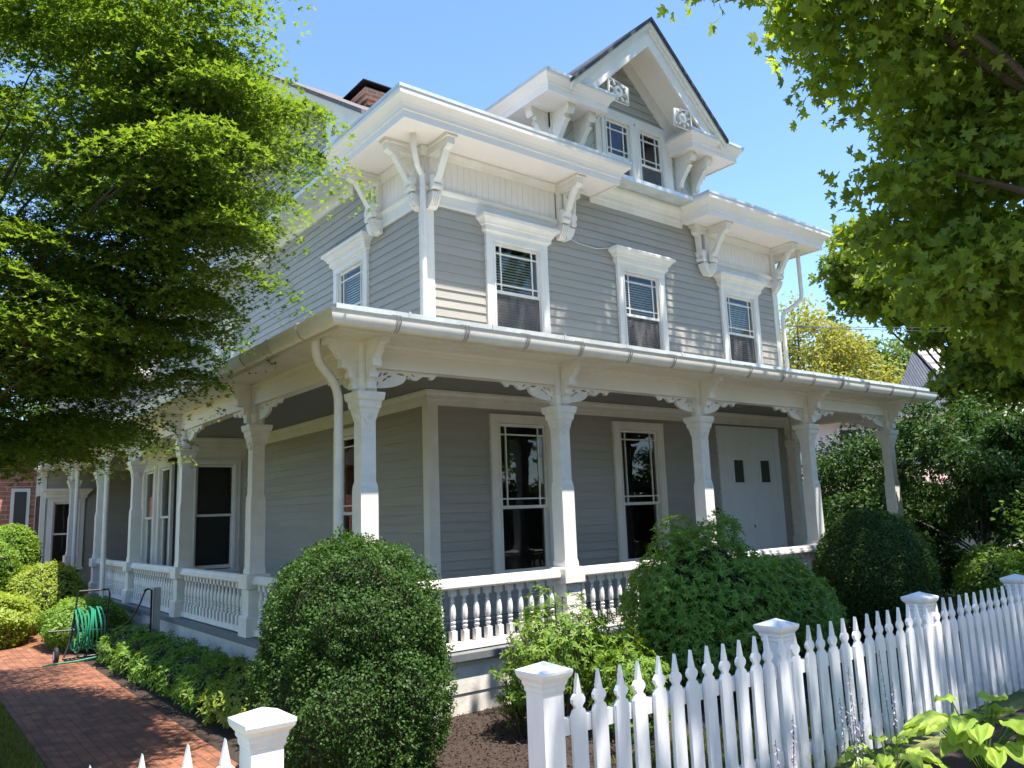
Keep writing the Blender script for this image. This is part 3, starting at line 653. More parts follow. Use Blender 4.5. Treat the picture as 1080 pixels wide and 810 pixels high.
def post(x, y, dirs, corner=False, half=False):
    """dirs: beam directions for pierced brackets: list of (rot) ; outs: outward rot list"""
    b = MB(); cM = Matrix.Translation((x, y, 0))
    def sq(prof): b.lathe(prof, 4, cM, sq=True)
    # plinth, pedestal, block
    sq([(.15, .571), (.15, .80), (.135, .83), (.115, .83), (.115, 1.16)]); sq([(.15, 1.16), (.158, 1.17), (.158, 1.33), (.15, 1.345), (.115, 1.35)])
    sq([(.108, 1.35), (.108, 1.40), (.098, 1.44), (.098, 2.28), (.094, 2.33), (.082, 2.38), (.082, 3.0), (.088, 3.02), (.11, 3.12), (.125, 3.14), (.13, 3.20), (.15, 3.22), (.158, 3.27), (.158, 3.295), (.06, 3.30)])
    po = b.obj('porch_post', M['post'], house)
    # carved shields on capital
    c = MB()
    for r_ in (0, -90):
        Mx = cM @ Matrix.Rotation(R(r_), 4, 'Z')
        c.prism([(-.08, 3.10), (.08, 3.10), (.075, 3.05), (.045, 2.99), (.02, 2.965), (-.02, 2.965), (-.045, 2.99), (-.075, 3.05)], -.100, -.08, 'y', Mx)
        c.lathe([(.03, 0), (.034, .006), (.024, .012), (.018, .006), (.008, .014)], 12, Mx @ Matrix.Translation((0, -.10, 3.05)) @ Matrix.Rotation(R(90), 4, 'X'))
    c.obj('carved_shield', M['post'], po)
    # stem above capital
    s_ = MB(); s_.lathe([(.075, 3.30), (.075, 3.80)], 4, cM, sq=True); s_.lathe([(.05, 3.30), (.05, 3.42), (.06, 3.44), (.05, 3.46), (.05, 3.8)], 10, cM @ Matrix.Translation((-.055, -.055, 0))); s_.obj('upper_block', M['post'], po)
    return po
def out_bracket(x, y, rot, po):
    Mx = Matrix.Translation((x, y, 0)) @ Matrix.Rotation(R(rot), 4, 'Z'); b = MB()
    b.prism([(-.07, 3.30), (-.12, 3.30), (-.135, 3.33), (-.12, 3.37), (-.15, 3.39), (-.155, 3.44), (-.19, 3.47), (-.20, 3.53), (-.25, 3.56), (-.27, 3.62), (-.33, 3.66), (-.37, 3.73), (-.43, 3.78), (-.46, 3.835), (-.07, 3.835)], -.035, .035, 'x', Mx)
    for (yy, zz, h_) in ((-.15, 3.36, .07), (-.19, 3.47, .06), (-.27, 3.58, .08)): b.box(-.052, .052, yy - .012, yy + .05, zz - h_ / 2, zz + h_ / 2, Mx)
    b.box(-.05, .05, -.46, -.40, 3.76, 3.836, Mx)
    for s in (-1, 1):
        b.lathe([(.02, 0), (.026, .008), (.01, .012)], 10, Mx @ Matrix.Translation((s * .035, -.33, 3.775)) @ Matrix.Rotation(R(90 * s), 4, 'Y'))
    b.obj('outer_bracket', M['post'], po)
def beam_bracket(x, y, rot, po, L=.95):
    Mx = Matrix.Translation((x, y, 0)) @ Matrix.Rotation(R(rot), 4, 'Z')
    k = L / .95
    ol = [(.08, 3.30), (.115, 3.30), (.135, 3.33), (.125, 3.36)] + [(.125 + .36 * math.sin(t), 3.36 + .13 * (1 - math.cos(t)) + .0) for t in [i * math.pi / 16 for i in range(1, 9)]] + [(.62 * k, 3.47), (.67 * k, 3.50), (.70 * k, 3.525), (.79 * k, 3.525), (.80 * k, 3.495), (.83 * k, 3.495), (.87 * k, 3.535), (.93 * k, 3.558), (.08, 3.558)]
    hs = [hole(.135, 3.40, .03, .010, R(70)), hole(.17, 3.50, .035, .011, R(60)), hole(.235, 3.515, .036, .011, R(30)), hole(.225, 3.455, .035, .009, R(35)), hole(.28, 3.49, .03, .011, R(15)),
          hole(.42 * k, 3.525, .05, .012, R(-5)), hole(.50 * k, 3.505, .022, .010, R(40)), hole(.57 * k, 3.525, .028, .009, R(-20)), hole(.54 * k, 3.49, .012, .009)]
    v, f = pierced(ol, hs, .045, Mx); b = MB(); b.add(v, f)
    b.box(.078, .10, -.035, .035, 3.30, 3.555, Mx)
    b.obj('pierced_bracket', M['post'], po)
for i, x in enumerate(PX):
    po = post(x, 0, None); out_bracket(x, 0, 0, po)
    if i < 4: beam_bracket(x, 0, 0, po)
    if i > 0: beam_bracket(x, 0, 180, po)
    if i == 0: out_bracket(x, 0, -90, po); beam_bracket(x, 0, 90, po)
    if i == 4: out_bracket(x, 0, 90, po); beam_bracket(x, 0, 90, po)
for y in PY:
    po = post(0, y, None); out_bracket(0, y, -90, po); beam_bracket(0, y, 90, po); beam_bracket(0, y, -90, po)
po = post(XR - .02, D - .12, None)   # half post on the wall
BAL = [(.034, .66), (.034, .78), (.026, .79), (.022, .80), (.032, .815), (.032, .835), (.022, .845), (.032, .86), (.032, .875), (.022, .885), (.03, .90), (.036, .95), (.033, 1.01), (.022, 1.06), (.018, 1.08), (.028, 1.09), (.018, 1.10), (.020, 1.13), (.03, 1.145), (.034, 1.15), (.034, 1.22)]
def railing(x0, y0, x1, y1):
    d = Vector((x1 - x0, y1 - y0, 0)); L = d.length; ang = math.atan2(d.y, d.x); Mx = Matrix.Translation((x0, y0, 0)) @ Matrix.Rotation(ang, 4, 'Z')
    r_ = MB(); g = .115
    pf = [(-.07, 1.22), (.07, 1.22), (.085, 1.24), (.085, 1.27), (.07, 1.28), (.065, 1.31), (.045, 1.33), (-.045, 1.33), (-.065, 1.31), (-.07, 1.28), (-.085, 1.27), (-.085, 1.24)]
    r_.prism(pf, g + .04, L - g - .04, 'x', Mx)
    r_.box(g + .02, L - g - .02, -.05, .05, .60, .66, Mx); r_.box(g + .02, L - g - .02, -.06, .06, .585, .60, Mx)
    ro = r_.obj('railing', M['post'], house)
    n = int((L - .36) / .155); s = (L - .36) / n
    for i in range(n):
        b = MB(); u = .18 + s * (i + .5)
        bx = Mx @ Matrix.Translation((u, 0, 0))
        b.lathe(BAL[1:-1], 8, bx); b.box(-.034, .034, -.034, .034, .66, .785, bx); b.box(-.034, .034, -.034, .034, 1.145, 1.22, bx)
        b.obj('baluster', M['post'], ro)
for i in range(3): railing(PX[i], 0, PX[i + 1], 0)
railing(0, PY[0], 0, 0)
for i in range(3): railing(0, PY[i + 1], 0, PY[i])

# ---- door
dr = MB(); Mx = MF
dr.box(8.46, 8.62, -.05, 0, .6, 3.36, Mx); dr.box(10.26, 10.42, -.05, 0, .6, 3.36, Mx); dr.box(8.46, 10.42, -.055, 0, 3.36, 3.52, Mx)
dr.box(8.62, 9.44, -.025, .0, .6, 3.36, Mx); dr.box(9.445, 10.26, -.025, .0, .6, 3.36, Mx)
for x0, x1 in ((8.62, 9.44), (9.445, 10.26)):
    dr.box(x0 + .06, x1 - .06, -.034, -.025, 3.16, 3.26, Mx); dr.box(x0 + .1, x1 - .1, -.032, -.025, .8, 2.2, Mx)
dro = dr.obj('double_door', M['door'], house)
for c in (9.05, 9.90):
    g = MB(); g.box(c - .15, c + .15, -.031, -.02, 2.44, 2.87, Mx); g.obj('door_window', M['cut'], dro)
    g = MB(); 
    for a, b, z0, z1 in ((c - .19, c - .15, 2.40, 2.91), (c + .15, c + .19, 2.40, 2.91), (c - .15, c + .15, 2.87, 2.91), (c - .15, c + .15, 2.40, 2.44)): g.box(a, b, -.048, -.02, z0, z1, Mx)
    g.obj('door_window_frame', M['door'], dro)
g = MB(); g.tube([(9.40, D - .03, 1.62), (9.40, D - .07, 1.60), (9.36, D - .08, 1.58)], .012, 6); g.obj('handle', M['strap'], dro)
g = MB(); g.box(8.30, 8.36, D - .035, D - .005, 1.86, 1.98); g.obj('doorbell', M['cut'], house)

# ---- bay window on the left side of the porch
by = MB(); bx0, by0, by1 = .75, 9.4, 12.6
MBY = Matrix.Translation((0, by0, 0)); MBX = Matrix.Translation((bx0, 0, 0)) @ Matrix.Rotation(R(-90), 4, 'Z')
# walls with openings as strips
def panel_wall(mb, u0, u1, z0, z1, holes, Mx):
    us = sorted({u0, u1, *[h for a in holes for h in a[:2]]}); 
    for a, b in zip(us[:-1], us[1:]):
        hh = [h for h in holes if h[0] <= a + 1e-6 and h[1] >= b - 1e-6]
        if hh:
            h = hh[0]; mb.quad((a, 0, z0), (b, 0, z0), (b, 0, h[2]), (a, 0, h[2]), Mx); mb.quad((a, 0, h[3]), (b, 0, h[3]), (b, 0, z1), (a, 0, z1), Mx)
        else: mb.quad((a, 0, z0), (b, 0, z0), (b, 0, z1), (a, 0, z1), Mx)
hb1 = [window(MBY, 1.44, 1.12, 3.22, .78, 'mid', cas=.12, simple=True)]
hb2 = [window(MBX, -10.32, 1.12, 3.22, .78, 'mid', cas=.12, simple=True), window(MBX, -11.62, 1.12, 3.22, .78, 'mid', cas=.12, simple=True)]
panel_wall(by, bx0, D, .57, 3.78, hb1, MBY); panel_wall(by, -by1, -by0, .57, 3.78, hb2, MBX)
by.quad((D, by1, .57), (bx0, by1, .57), (bx0, by1, 3.78), (D, by1, 3.78))
by.box(bx0 - .02, bx0 + .14, by0 - .02, by0, .57, 3.5); by.box(bx0 - .02, bx0, by0, by0 + .14, .57, 3.5); by.box(1.96, D, by0 - .02, by0, .57, 3.5)
for u in (.95, 1.93): by.box(u, u + .03, by0 - .012, by0, .8, 3.4)
by.sweep([(D, by1), (bx0, by1), (bx0, by0), (D, by0)], [(0, 3.40), (.03, 3.40), (.035, 3.50), (.06, 3.52), (.065, 3.60), (.10, 3.63), (.11, 3.70), (.16, 3.74), (.16, 3.777), (0, 3.778)])
by.obj('bay', M['white'], house)

# ---- rear wing facing the street
wg = MB(); MW = Matrix.Translation((0, YB, 0))
hw = window(MW, .0, 1.0, 2.75, .62, 'mid', header=True, cas=.14, simple=True)
clap(wg, -.5, D, .3, 6.4, .14, [hw], MW); wg.obj('rear_wall', M['grey'], house)
wt = MB(); wt.box(-.8, D - .05, YB - .6, YB + .1, 3.62, 3.78); wt.box(-.62, -.5, YB - .04, YB + .05, 0, 3.6); wt.box(-.8, D, YB - .5, YB + 5, 6.4, 6.6); wt.obj('rear_trim', M['white'], house)

# ---- downspouts
def arc(p0, p1, p2, n=5):
    a, b, c = map(Vector, (p0, p1, p2)); return [tuple((1 - t) ** 2 * a + 2 * t * (1 - t) * b + t * t * c) for t in [i / n for i in range(n + 1)]]
ds = MB(); pts = [(-.50, .10, 3.86)] + arc((-.50, .10, 3.78), (-.50, .12, 3.62), (-.36, .16, 3.52), 5) + arc((-.30, .17, 3.46), (-.20, .20, 3.36), (-.20, .20, 3.2), 5) + [(-.20, .20, .62)]
ds.tube(pts, .048, 12)
for k in range(8):
    t = k / 8; p = Vector((-.46, .13, 3.62)).lerp(Vector((-.24, .19, 3.40)), t); ds.tube([p, p + Vector((.012, .002, -.012))], .052, 12)
ds.obj('downspout', M['gutter'], house)
ds = MB(); ds.tube([(1.72, 1.78, 7.43), (1.72, 1.78, 7.28), (1.86, 1.92, 7.05), (1.98, 1.98, 6.94), (1.99, 1.99, 6.8), (1.99, 1.99, 4.3)], .045, 12); ds.obj('downspout', M['gutter'], house)
ds = MB(); ds.tube([(11.35, 1.75, 7.42), (11.35, 1.75, 6.45), (11.33, 1.76, 6.33), (11.2, 1.8, 6.22), (11.0, 1.95, 6.06), (10.94, 1.99, 5.95), (10.93, 1.99, 5.8), (10.93, 1.99, 4.3)], .045, 12); ds.obj('downspout', M['gutter'], house)
for y in (11.2, 14.6):
    ds = MB(); ds.tube([(-.58, y, 3.86), (-.58, y, 3.74), (-.45, y, 3.6), (-.30, y, 3.5), (-.24, y, 3.4), (-.24, y, 3.2), (-.24, y, .1)], .048, 10); ds.obj('downspout', M['gutter'], house)
cb = MB(); pts = [(4.78, 2.04, 6.58), (5.1, 2.03, 6.50), (5.5, 2.03, 6.48), (5.85, 2.03, 6.55)]; cb.tube(pts, .008, 5); cb.obj('cable', M['ivory'], house)

# ================================================================== FENCE
def fence_post(parent, x, y):
    b = MB(); cM = Matrix.Translation((x, y, 0))
    b.lathe([(.075, -.06), (.075, 1.02)], 4, cM, sq=True); po = b.obj('fence_post', M['fence'], parent)
    c = MB(); c.lathe([(.078, 1.00), (.083, 1.01), (.083, 1.03), (.092, 1.045), (.092, 1.06), (.112, 1.085), (.118, 1.105), (.118, 1.12), (.0, 1.165)], 4, cM, sq=True); c.obj('post_cap', M['fence'], po)
PK = [(-.042, .05), (-.042, .86), (-.032, .885), (-.020, .895), (-.020, .905), (-.036, .925), (-.038, .945), (-.028, .965), (-.016, .975), (-.016, .985), (-.0, 1.085)]
PK = [(x * 1.28, z) for x, z in PK]
PK = PK + [(-x, z) for x, z in PK[:-1]][::-1]
def pickets(parent, x0, x1, n, yline):
    for i in range(n):
        t = (i + .5) / n; x = x0 + (x1 - x0) * t; b = MB(); dz = .012 * math.sin(i * 2.1) * .4; tl = R(random.uniform(-.9, .9))
        Mx = Matrix.Translation((x, yline(x), dz)) @ Matrix.Rotation(tl, 4, 'Y'); b.prism(PK, -.013, .011, 'y', Mx); b.obj('picket', M['fence'], parent)
def rails(parent, x0, x1, y):
    b = MB(); 
    for z in (.22, .80): b.box(x0, x1, y - .02, y + .02, z - .045, z + .045); 
    b.obj('fence_rail', M['fence'], parent)
fn = empty('picket_fence', (-.81, -3.72, -.06), 'long white wooden picket fence with capped posts beside the hostas', 'fence')
fx = [-.81, 1.45, 3.70, 5.90, 8.1]
for x in fx: fence_post(fn, x, -3.72)
for a, b in zip(fx[:-1], fx[1:]):
    rails(fn, a + .02, b - .02, -3.765); 
npk = 13
for k, (a, b) in enumerate(zip(fx[:-1], fx[1:])): pickets(fn, a + .10 if k == 0 else a - .0 + .01, b + .01, npk if k else 13, lambda x: -3.80)
fl_ = empty('picket_fence', (-2.40, -3.60, -.06), 'white gate post and short run of pickets left of the boxwood', 'fence')
fence_post(fl_, -2.40, -3.60); rails(fl_, -4.6, -2.42, -3.64); pickets(fl_, -4.6, -2.50, 12, lambda x: -3.68)

# ================================================================== SHRUBS & TREES
def shell_points(n, c, r, disp, seed, zmin, f=3, thick=.10, box=1.0):
    d = rnd_dir(n * 2)
    k = fbm(d, f, seed)[:, None]; s = 1 + disp * k
    e_ = np.sign(d) * np.abs(d) ** box; e_ = e_ / np.linalg.norm(e_ if box == 1 else e_, axis=1, keepdims=True) if box == 1 else e_
    P = np.array(c) + e_ * np.array(r) * s * (1 - thick * rng.random((len(d), 1)) ** 1.5)
    ok = P[:, 2] > zmin; P = P[ok][:n]; d = d[ok][:n]; return P, norm(d / np.array(r))
def boxwood(name, c, r, n, size, label, matk='boxwood', disp=.05, seed=1, f=4, shape=DIAM, thick=.10, droop=-.2, group=None, cat='shrub'):
    root = empty(name, (c[0], c[1], -.05), label, cat, group)
    core_mesh('shade_core', c, tuple(x * .86 for x in r), disp, seed, root, zmin=-.05, f=f)
    P, Nn = shell_points(n, c, r, disp, seed, .0, f, thick)
    P = P + rnd_dir(len(P)) * size * .6
    N_ = Nn * .7 + rnd_dir(len(P)) * .9 + np.array([0, 0, .4]); T = Nn + rnd_dir(len(P)) * .8 + [0, 0, .3]
    me = cloud_mesh('foliage', [leaves(P, N_, T, rng.uniform(.7, 1.3, len(P)) * size, shape)], M[matk]); link('foliage', me, root)
    return root
# big boxwood: lumps
def big_boxwood():
    c = (-.74, -1.30, .78); root = empty('boxwood', (c[0], c[1], -.05), 'large rounded boxwood shrub standing at the porch corner', 'shrub')
    parts_ = []
    specs = [((-.78, -1.28, .62), (.76, .76, .90)), ((-.76, -1.26, 1.10), (.68, .68, .76))]
    for i, (cc_, r_) in enumerate(specs):
        core = core_mesh('shade_core', cc_, tuple(x * .84 for x in r_), .07, 11, root, zmin=-.05, f=5)
        P, Nn = shell_points(60000, cc_, r_, .075, 11, -.03, 5, .14)
        o_c, o_r = specs[1 - i]; q_ = (((P - np.array(o_c)) / (np.array(o_r) * .85)) ** 2).sum(1); P = P[q_ > 1]; Nn = Nn[q_ > 1]
        # sprigs
        g = fbm(P, 15, 5); P = P + Nn * (.085 * g)[:, None] + rnd_dir(len(P)) * .012
        N_ = Nn * .5 + rnd_dir(len(P)) + [0, 0, .5]; T = Nn + rnd_dir(len(P)) * .9 + [0, 0, .3]
        parts_.append(leaves(P, N_, T, rng.uniform(.018, .034, len(P)), [[(0, 0), (.5, .3), (1, 0), (.5, -.3)]]))
    link('foliage', cloud_mesh('foliage', parts_, M['boxwood']), root)
big_boxwood()

def whorl_shrub(name, clumps, n, leaf, k, label, matk, disp=.12, seed=3, twigs=True, up=.5, core=.8, bare=0, cat='shrub', group=None, z0=-.05):
    c0 = clumps[0][0]; root = empty(name, (c0[0], c0[1], z0), label, cat, group); parts_ = []
    tw = MB()
    for ci, (c, r) in enumerate(clumps):
        if core: core_mesh('shade_core', c, tuple(x * core for x in r), disp, seed + ci, root, zmin=z0)
        m_ = int(n * (r[0] * r[1]) / sum(q[1][0] * q[1][1] for q in clumps))
        P, Nn = shell_points(m_, c, r, disp, seed + ci, z0 + .04, 3, .28 if core else .6)
        ax = norm(Nn * .8 + rnd_dir(len(P)) * .5 + [0, 0, up])
        # orthobasis
        B1 = norm(np.cross(ax, rnd_dir(len(P)))); B2 = np.cross(ax, B1)
        for j in range(k):
            a = 2 * math.pi * j / k + rng.uniform(-.3, .3, len(P)); lift = rng.uniform(-.1, .7, len(P))[:, None]
            T = np.cos(a)[:, None] * B1 + np.sin(a)[:, None] * B2 + ax * lift
            N_ = ax - T * (ax * T).sum(1, keepdims=True)
            parts_.append(leaves(P, N_ + rnd_dir(len(P)) * .15, T, rng.uniform(.7, 1.2, len(P)) * leaf, LANCE, .3))
        if twigs:
            for i in range(0, len(P), max(1, len(P) // 60)):
                p = P[i]; b_ = np.array([c[0], c[1], z0]) + (p - np.array(c)) * [.25, .25, 0]
                tw.tube([tuple(b_), tuple((b_ + p) / 2 + [0, 0, .05]), tuple(p)], [.012, .008, .004], 4)
    if twigs: tw.obj('stems', M['bark'], root)
    link('foliage', cloud_mesh('foliage', parts_, M[matk]), root); return root
whorl_shrub('rhododendron', [((3.55, -1.35, .85), (1.0, .85, .98)), ((4.7, -1.35, .72), (.85, .8, .72)), ((2.95, -1.55, .62), (.55, .55, .62)), ((5.2, -1.2, .55), (.7, .7, .65))], 13000, .058, 7, 'wide dark green rhododendron with whorled leaves in front of the porch railing', 'rhodo', core=.66, disp=.17)
whorl_shrub('azalea', [((1.35, -1.35, .72), (.55, .45, .50)), ((1.95, -1.3, .60), (.45, .42, .42)), ((1.0, -1.25, .40), (.30, .35, .35)), ((1.75, -1.9, .35), (.42, .38, .45))], 2600, .055, 6, 'loose light green azalea between the big boxwood and the rhododendron', 'azalea', core=0, disp=.2)
boxwood('boxwood', (8.0, -1.0, .92), (.86, .86, .95), 36000, .04, 'clipped dome-shaped boxwood before the right end of the porch', disp=.05, seed=5)
# shrubs along the path
sp_ = [(-.62, .2, .34), (-.68, 1.25, .30), (-.7, 2.2, .30), (-.7, 3.2, .30), (-.72, 4.2, .31), (-.74, 5.2, .31), (-.72, 6.3, .33)]
lab_ = ['sunlit lime green low shrub at the near end of the path bed', 'lime green low shrub second from the near end of the path bed', 'low leafy shrub third along the path bed beside the porch', 'low leafy shrub in the middle of the path bed', 'low leafy shrub just before the hose post', 'low leafy shrub beside the hose post', 'low leafy shrub behind the hose reel']
for (x, y, h), lb in zip(sp_, lab_):
    whorl_shrub('low_shrub', [((x, y, .18), (.48, .60, h))], 420, .07, 6, lb, 'lime' if y < 1.5 else 'azalea' if y < 2.5 else 'rhodo', twigs=False, core=.7, group='low shrubs along the brick path')
# mounded shrubs farther along
boxwood('yew_shrub', (-.95, 8.9, .34), (.65, 1.1, .42), 9000, .06, 'dark green rounded shrub behind the hose reel', 'rhodo', disp=.12, seed=8)
boxwood('yellow_shrub', (-2.2, 10.6, .38), (.75, 1.0, .5), 14000, .06, 'yellow green rounded shrub at the far left of the path', 'lime', disp=.22, seed=9)
boxwood('yellow_shrub', (-1.2, 12.2, .6), (.8, .9, .7), 12000, .06, 'yellow green shrub against the far porch rail', 'lime', disp=.2, seed=19)
boxwood('clipped_shrub', (-1.55, 14.8, 1.35), (.62, .62, .8), 10000, .07, 'bright green clipped ball shrub before the brick house', 'azalea', disp=.05, seed=10)
boxwood('dark_shrub', (-2.6, 12.5, 1.15), (.9, .9, .8), 9000, .07, 'dark green spreading shrub under the maple at the far left', 'rhodo', disp=.2, seed=12)

# tree builder ---------------------------------------------------------
def limbs(mb, base, targets, r0, fork=.45):
    base = Vector(base)
    for i, t in enumerate(targets):
        t = Vector(t); mid = base.lerp(t, .5) + Vector((random.uniform(-.2, .2), random.uniform(-.2, .2), .15 * (t - base).length * random.uniform(.3, 1)))
        pts = [tuple((1 - s) ** 2 * base + 2 * s * (1 - s) * mid + s * s * t) for s in [k / 8 for k in range(9)]]
        pts = [tuple(Vector(p) + Vector((random.uniform(-1, 1), random.uniform(-1, 1), random.uniform(-1, 1))) * .03 * (t - base).length * .3) for p in pts]
        mb.tube(pts, [r0 * (1 - .9 * k / 8) for k in range(9)], 6)
def tree(name, loc, h_fork, r_tr, crowns, n, leaf, shape, matk, label, pads=0, pad_r=.6, flat=.25, fill=.15, cat='tree', group=None, droop=.4, clump=0, lean=(0, 0), nlimb=14, seed=0, keep=None, limb=.4):
    root = empty(name, loc, label, cat, group)
    tk = MB(); top = (loc[0] + lean[0], loc[1] + lean[1], h_fork)
    tk.tube([loc, (loc[0] + lean[0] * .3, loc[1] + lean[1] * .3, h_fork * .35), (loc[0] + lean[0] * .8, loc[1] + lean[1] * .8, h_fork * .75), top], [r_tr * 1.35, r_tr, r_tr * .85, r_tr * .75], 12)
    wts = np.array([c[1][0] * c[1][1] * c[1][2] * (c[2] if len(c) > 2 else 1) for c in crowns]) ** .8; wts /= wts.sum(); parts_ = []; tg = []
    for c, wq in zip(crowns, wts):
        cc_, cr = np.array(c[0], float), np.array(c[1], float)
        npad = max(3, int(pads * wq)); pc, d = ellipsoid_pts(npad, cc_, cr * .92, .35)
        if keep is not None:
            ok = keep(pc); pc = pc[ok]; npad = len(pc)
        tg += [tuple(p) for p in pc[:max(1, int(nlimb * wq) + 1)]]
        per = int(n * wq / max(npad, 1))
        for k in range(npad):
            pr = pad_r * rng.uniform(.6, 1.3); q = rng.normal(size=(per, 3)) * .45; q *= np.minimum(1, 1.05 / np.maximum(np.linalg.norm(q, axis=1, keepdims=True), 1e-6)); q[:, 2] *= flat
            rad = np.linalg.norm(q[:, :2], axis=1); q *= pr; q[:, 2] -= droop * pr * rad ** 2
            P = pc[k] + q
            outd = norm((pc[k] - cc_)[None, :] * [1, 1, .3] + rng.normal(size=(per, 3)) * .8 * pr)
            N_ = rnd_dir(per) * .55 + [0, 0, 1] if flat < .5 else rnd_dir(per) + [0, 0, .6] + outd * .4
            T = norm(q + 1e-3) * .6 + outd * .4 + rnd_dir(per) * .5 - np.array([0, 0, droop * .8])
            parts_.append(leaves(P, N_, T, rng.uniform(.65, 1.25, per) * leaf, shape, .25))
    limbs(tk, top, tg, r_tr * limb); tk.obj('trunk', M['bark'], root)
    link('crown', cloud_mesh('crown', parts_, M[matk]), root); return root

# Japanese maple on the left
def keepL(p):   # keep the crown clear of the house walls
    return ~((p[:, 0] > 1.0) & (p[:, 1] > 1.0)) & ~((p[:, 0] > -.7) & (p[:, 1] > -.5) & (p[:, 2] < 4.4))
tree('japanese_maple', (-4.7, 2.4, -.05), 2.2, .16,
     [((-3.3, .9, 5.9), (2.4, 2.5, 2.5), 1.0), ((-1.75, -.6, 5.35), (.85, .9, .95), 2.2), ((-1.9, -.2, 4.65), (.72, .85, .68), 2.4), ((-1.7, .5, 5.6), (.95, 1.0, 1.0), 2.0), ((-2.35, -.2, 6.5), (1.1, 1.1, .9), 1.9), ((-1.8, .2, 6.2), (.7, .8, .5), 2.0), ((-2.3, 1.2, 4.0), (1.3, 1.5, .8), 2.4), ((-2.9, 2.4, 3.5), (1.5, 1.4, .6), 2.4), ((-5.0, -.5, 5.5), (1.8, 1.8, 2.2), .5), ((-2.3, 3.4, 3.2), (.8, 1.0, .38), 3), ((-3.2, 1.4, 3.0), (1.0, .8, .35), 2.5), ((-3.3, .5, 4.2), (1.4, 1.3, .9), 1.8), ((-2.5, 3.4, 7.2), (1.7, 2.0, 1.5), .5)],
     245000, .05, JM, 'jmaple', 'fine-leaved bright green Japanese maple filling the upper left', pads=380, pad_r=.62, flat=.14, droop=.45, lean=(.5, -.3), nlimb=40, keep=keepL, limb=.22)
# Norway maple on the right (trunk outside the frame)
tree('norway_maple', (8.2, -6.2, -.05), 4.2, .30,
     [((3.2, -3.5, 7.5), (1.1, .9, .8), 1.6), ((4.7, -4.2, 7.4), (1.5, 1.5, 1.4), 1.4), ((5.9, -4.3, 6.9), (1.6, 1.6, 1.6), 1.4), ((5.3, -3.6, 5.5), (1.0, .9, .8), 1.5), ((6.4, -3.6, 5.2), (1.2, 1.1, 1.0), 1.5), ((6.6, -3.9, 4.45), (1.3, 1.0, .7), 1.6), ((5.3, -3.9, 4.35), (.8, .7, .45), 1.8), ((6.9, -4.0, 3.95), (1.1, .8, .35), 2.0),
      ((8, -1.6, 15.2), (4.6, 2.6, 2.0), .32), ((9.0, -6.4, 11.5), (3.6, 2.6, 3.2), .3), ((4.0, -7.3, 10.3), (4.2, 1.5, 1.6), .5)],
     42000, .118, NM, 'nmaple', 'broad-leaved green maple hanging over the upper right', pads=620, pad_r=.5, flat=.6, droop=.25, nlimb=40, lean=(-.3, .3))

tree('sunny_maple', (18.0, -.5, -.05), 3.2, .16, [((15.6, 2.0, 8.0), (1.6, 1.6, 1.4)), ((15.4, 1.6, 7.0), (1.1, 1.1, .8)), ((16.4, .7, 7.2), (2.0, 1.8, 2.2)), ((16.6, -1.0, 6.2), (2.2, 1.8, 1.8)), ((17.2, .2, 5.0), (2.0, 1.8, 1.1))],
     30000, .15, NM, 'nmaple2', 'sunlit light green maple behind the right end of the porch roof', pads=150, pad_r=.55, flat=.6, droop=.25, nlimb=16, lean=(-.8, 1.0), limb=.3)
# dark shrubs and trees right of the porch
tree('dark_shrub', (11.9, -1.0, -.05), .9, .06, [((11.3, -1.1, 3.0), (1.2, 1.0, .8)), ((12.2, -2.2, 2.5), (1.7, 1.3, 1.2)), ((12.6, -.3, 2.6), (1.7, 1.4, 1.6)), ((13.8, -2.4, 1.9), (2.3, 2.0, 1.8)), ((11.9, -3.1, 1.3), (1.3, .8, 1.1)), ((13.3, 1.2, 1.4), (2.2, 1.6, 1.5)), ((10.9, -2.3, 1.9), (.8, .6, .6))], 100000, .085, OVAL, 'dark', 'dark multi-stemmed shrub just right of the porch', pads=260, pad_r=.48, flat=.5, droop=.3, nlimb=20)
tree('dark_shrub', (14.2, 2.6, -.05), .8, .07, [((14.2, 2.6, 2.6), (1.2, 1.3, 1.5)), ((15.5, 3.0, 2.0), (1.6, 1.4, 1.8)), ((13.9, 1.9, 1.4), (1.3, 1.2, 1.3))], 40000, .085, OVAL, 'dark', 'tall dark evergreen shrub seen between the last two porch posts', pads=60, pad_r=.65, flat=.7, droop=.2)
tree('bright_shrub', (9.9, -2.7, -.05), .4, .04, [((9.9, -2.75, .7), (.6, .5, .6)), ((10.6, -3.0, 1.5), (.9, .6, .9))], 12000, .075, OVAL, 'rhodo', 'bushy green shrub behind the fence at the right edge', pads=30, pad_r=.5, flat=.7, droop=.1)
boxwood('low_green_shrub', (10.9, -1.9, .5), (1.2, .8, .7), 9000, .07, 'low green shrub under the dark multi-stemmed shrub behind the fence', 'rhodo', disp=.15, seed=41)
boxwood('hedge', (16.5, 7.4, .9), (3.5, .8, 1.0), 14000, .08, 'sunlit light green hedge behind the right porch end', 'lime', disp=.05, seed=14, cat='hedge')
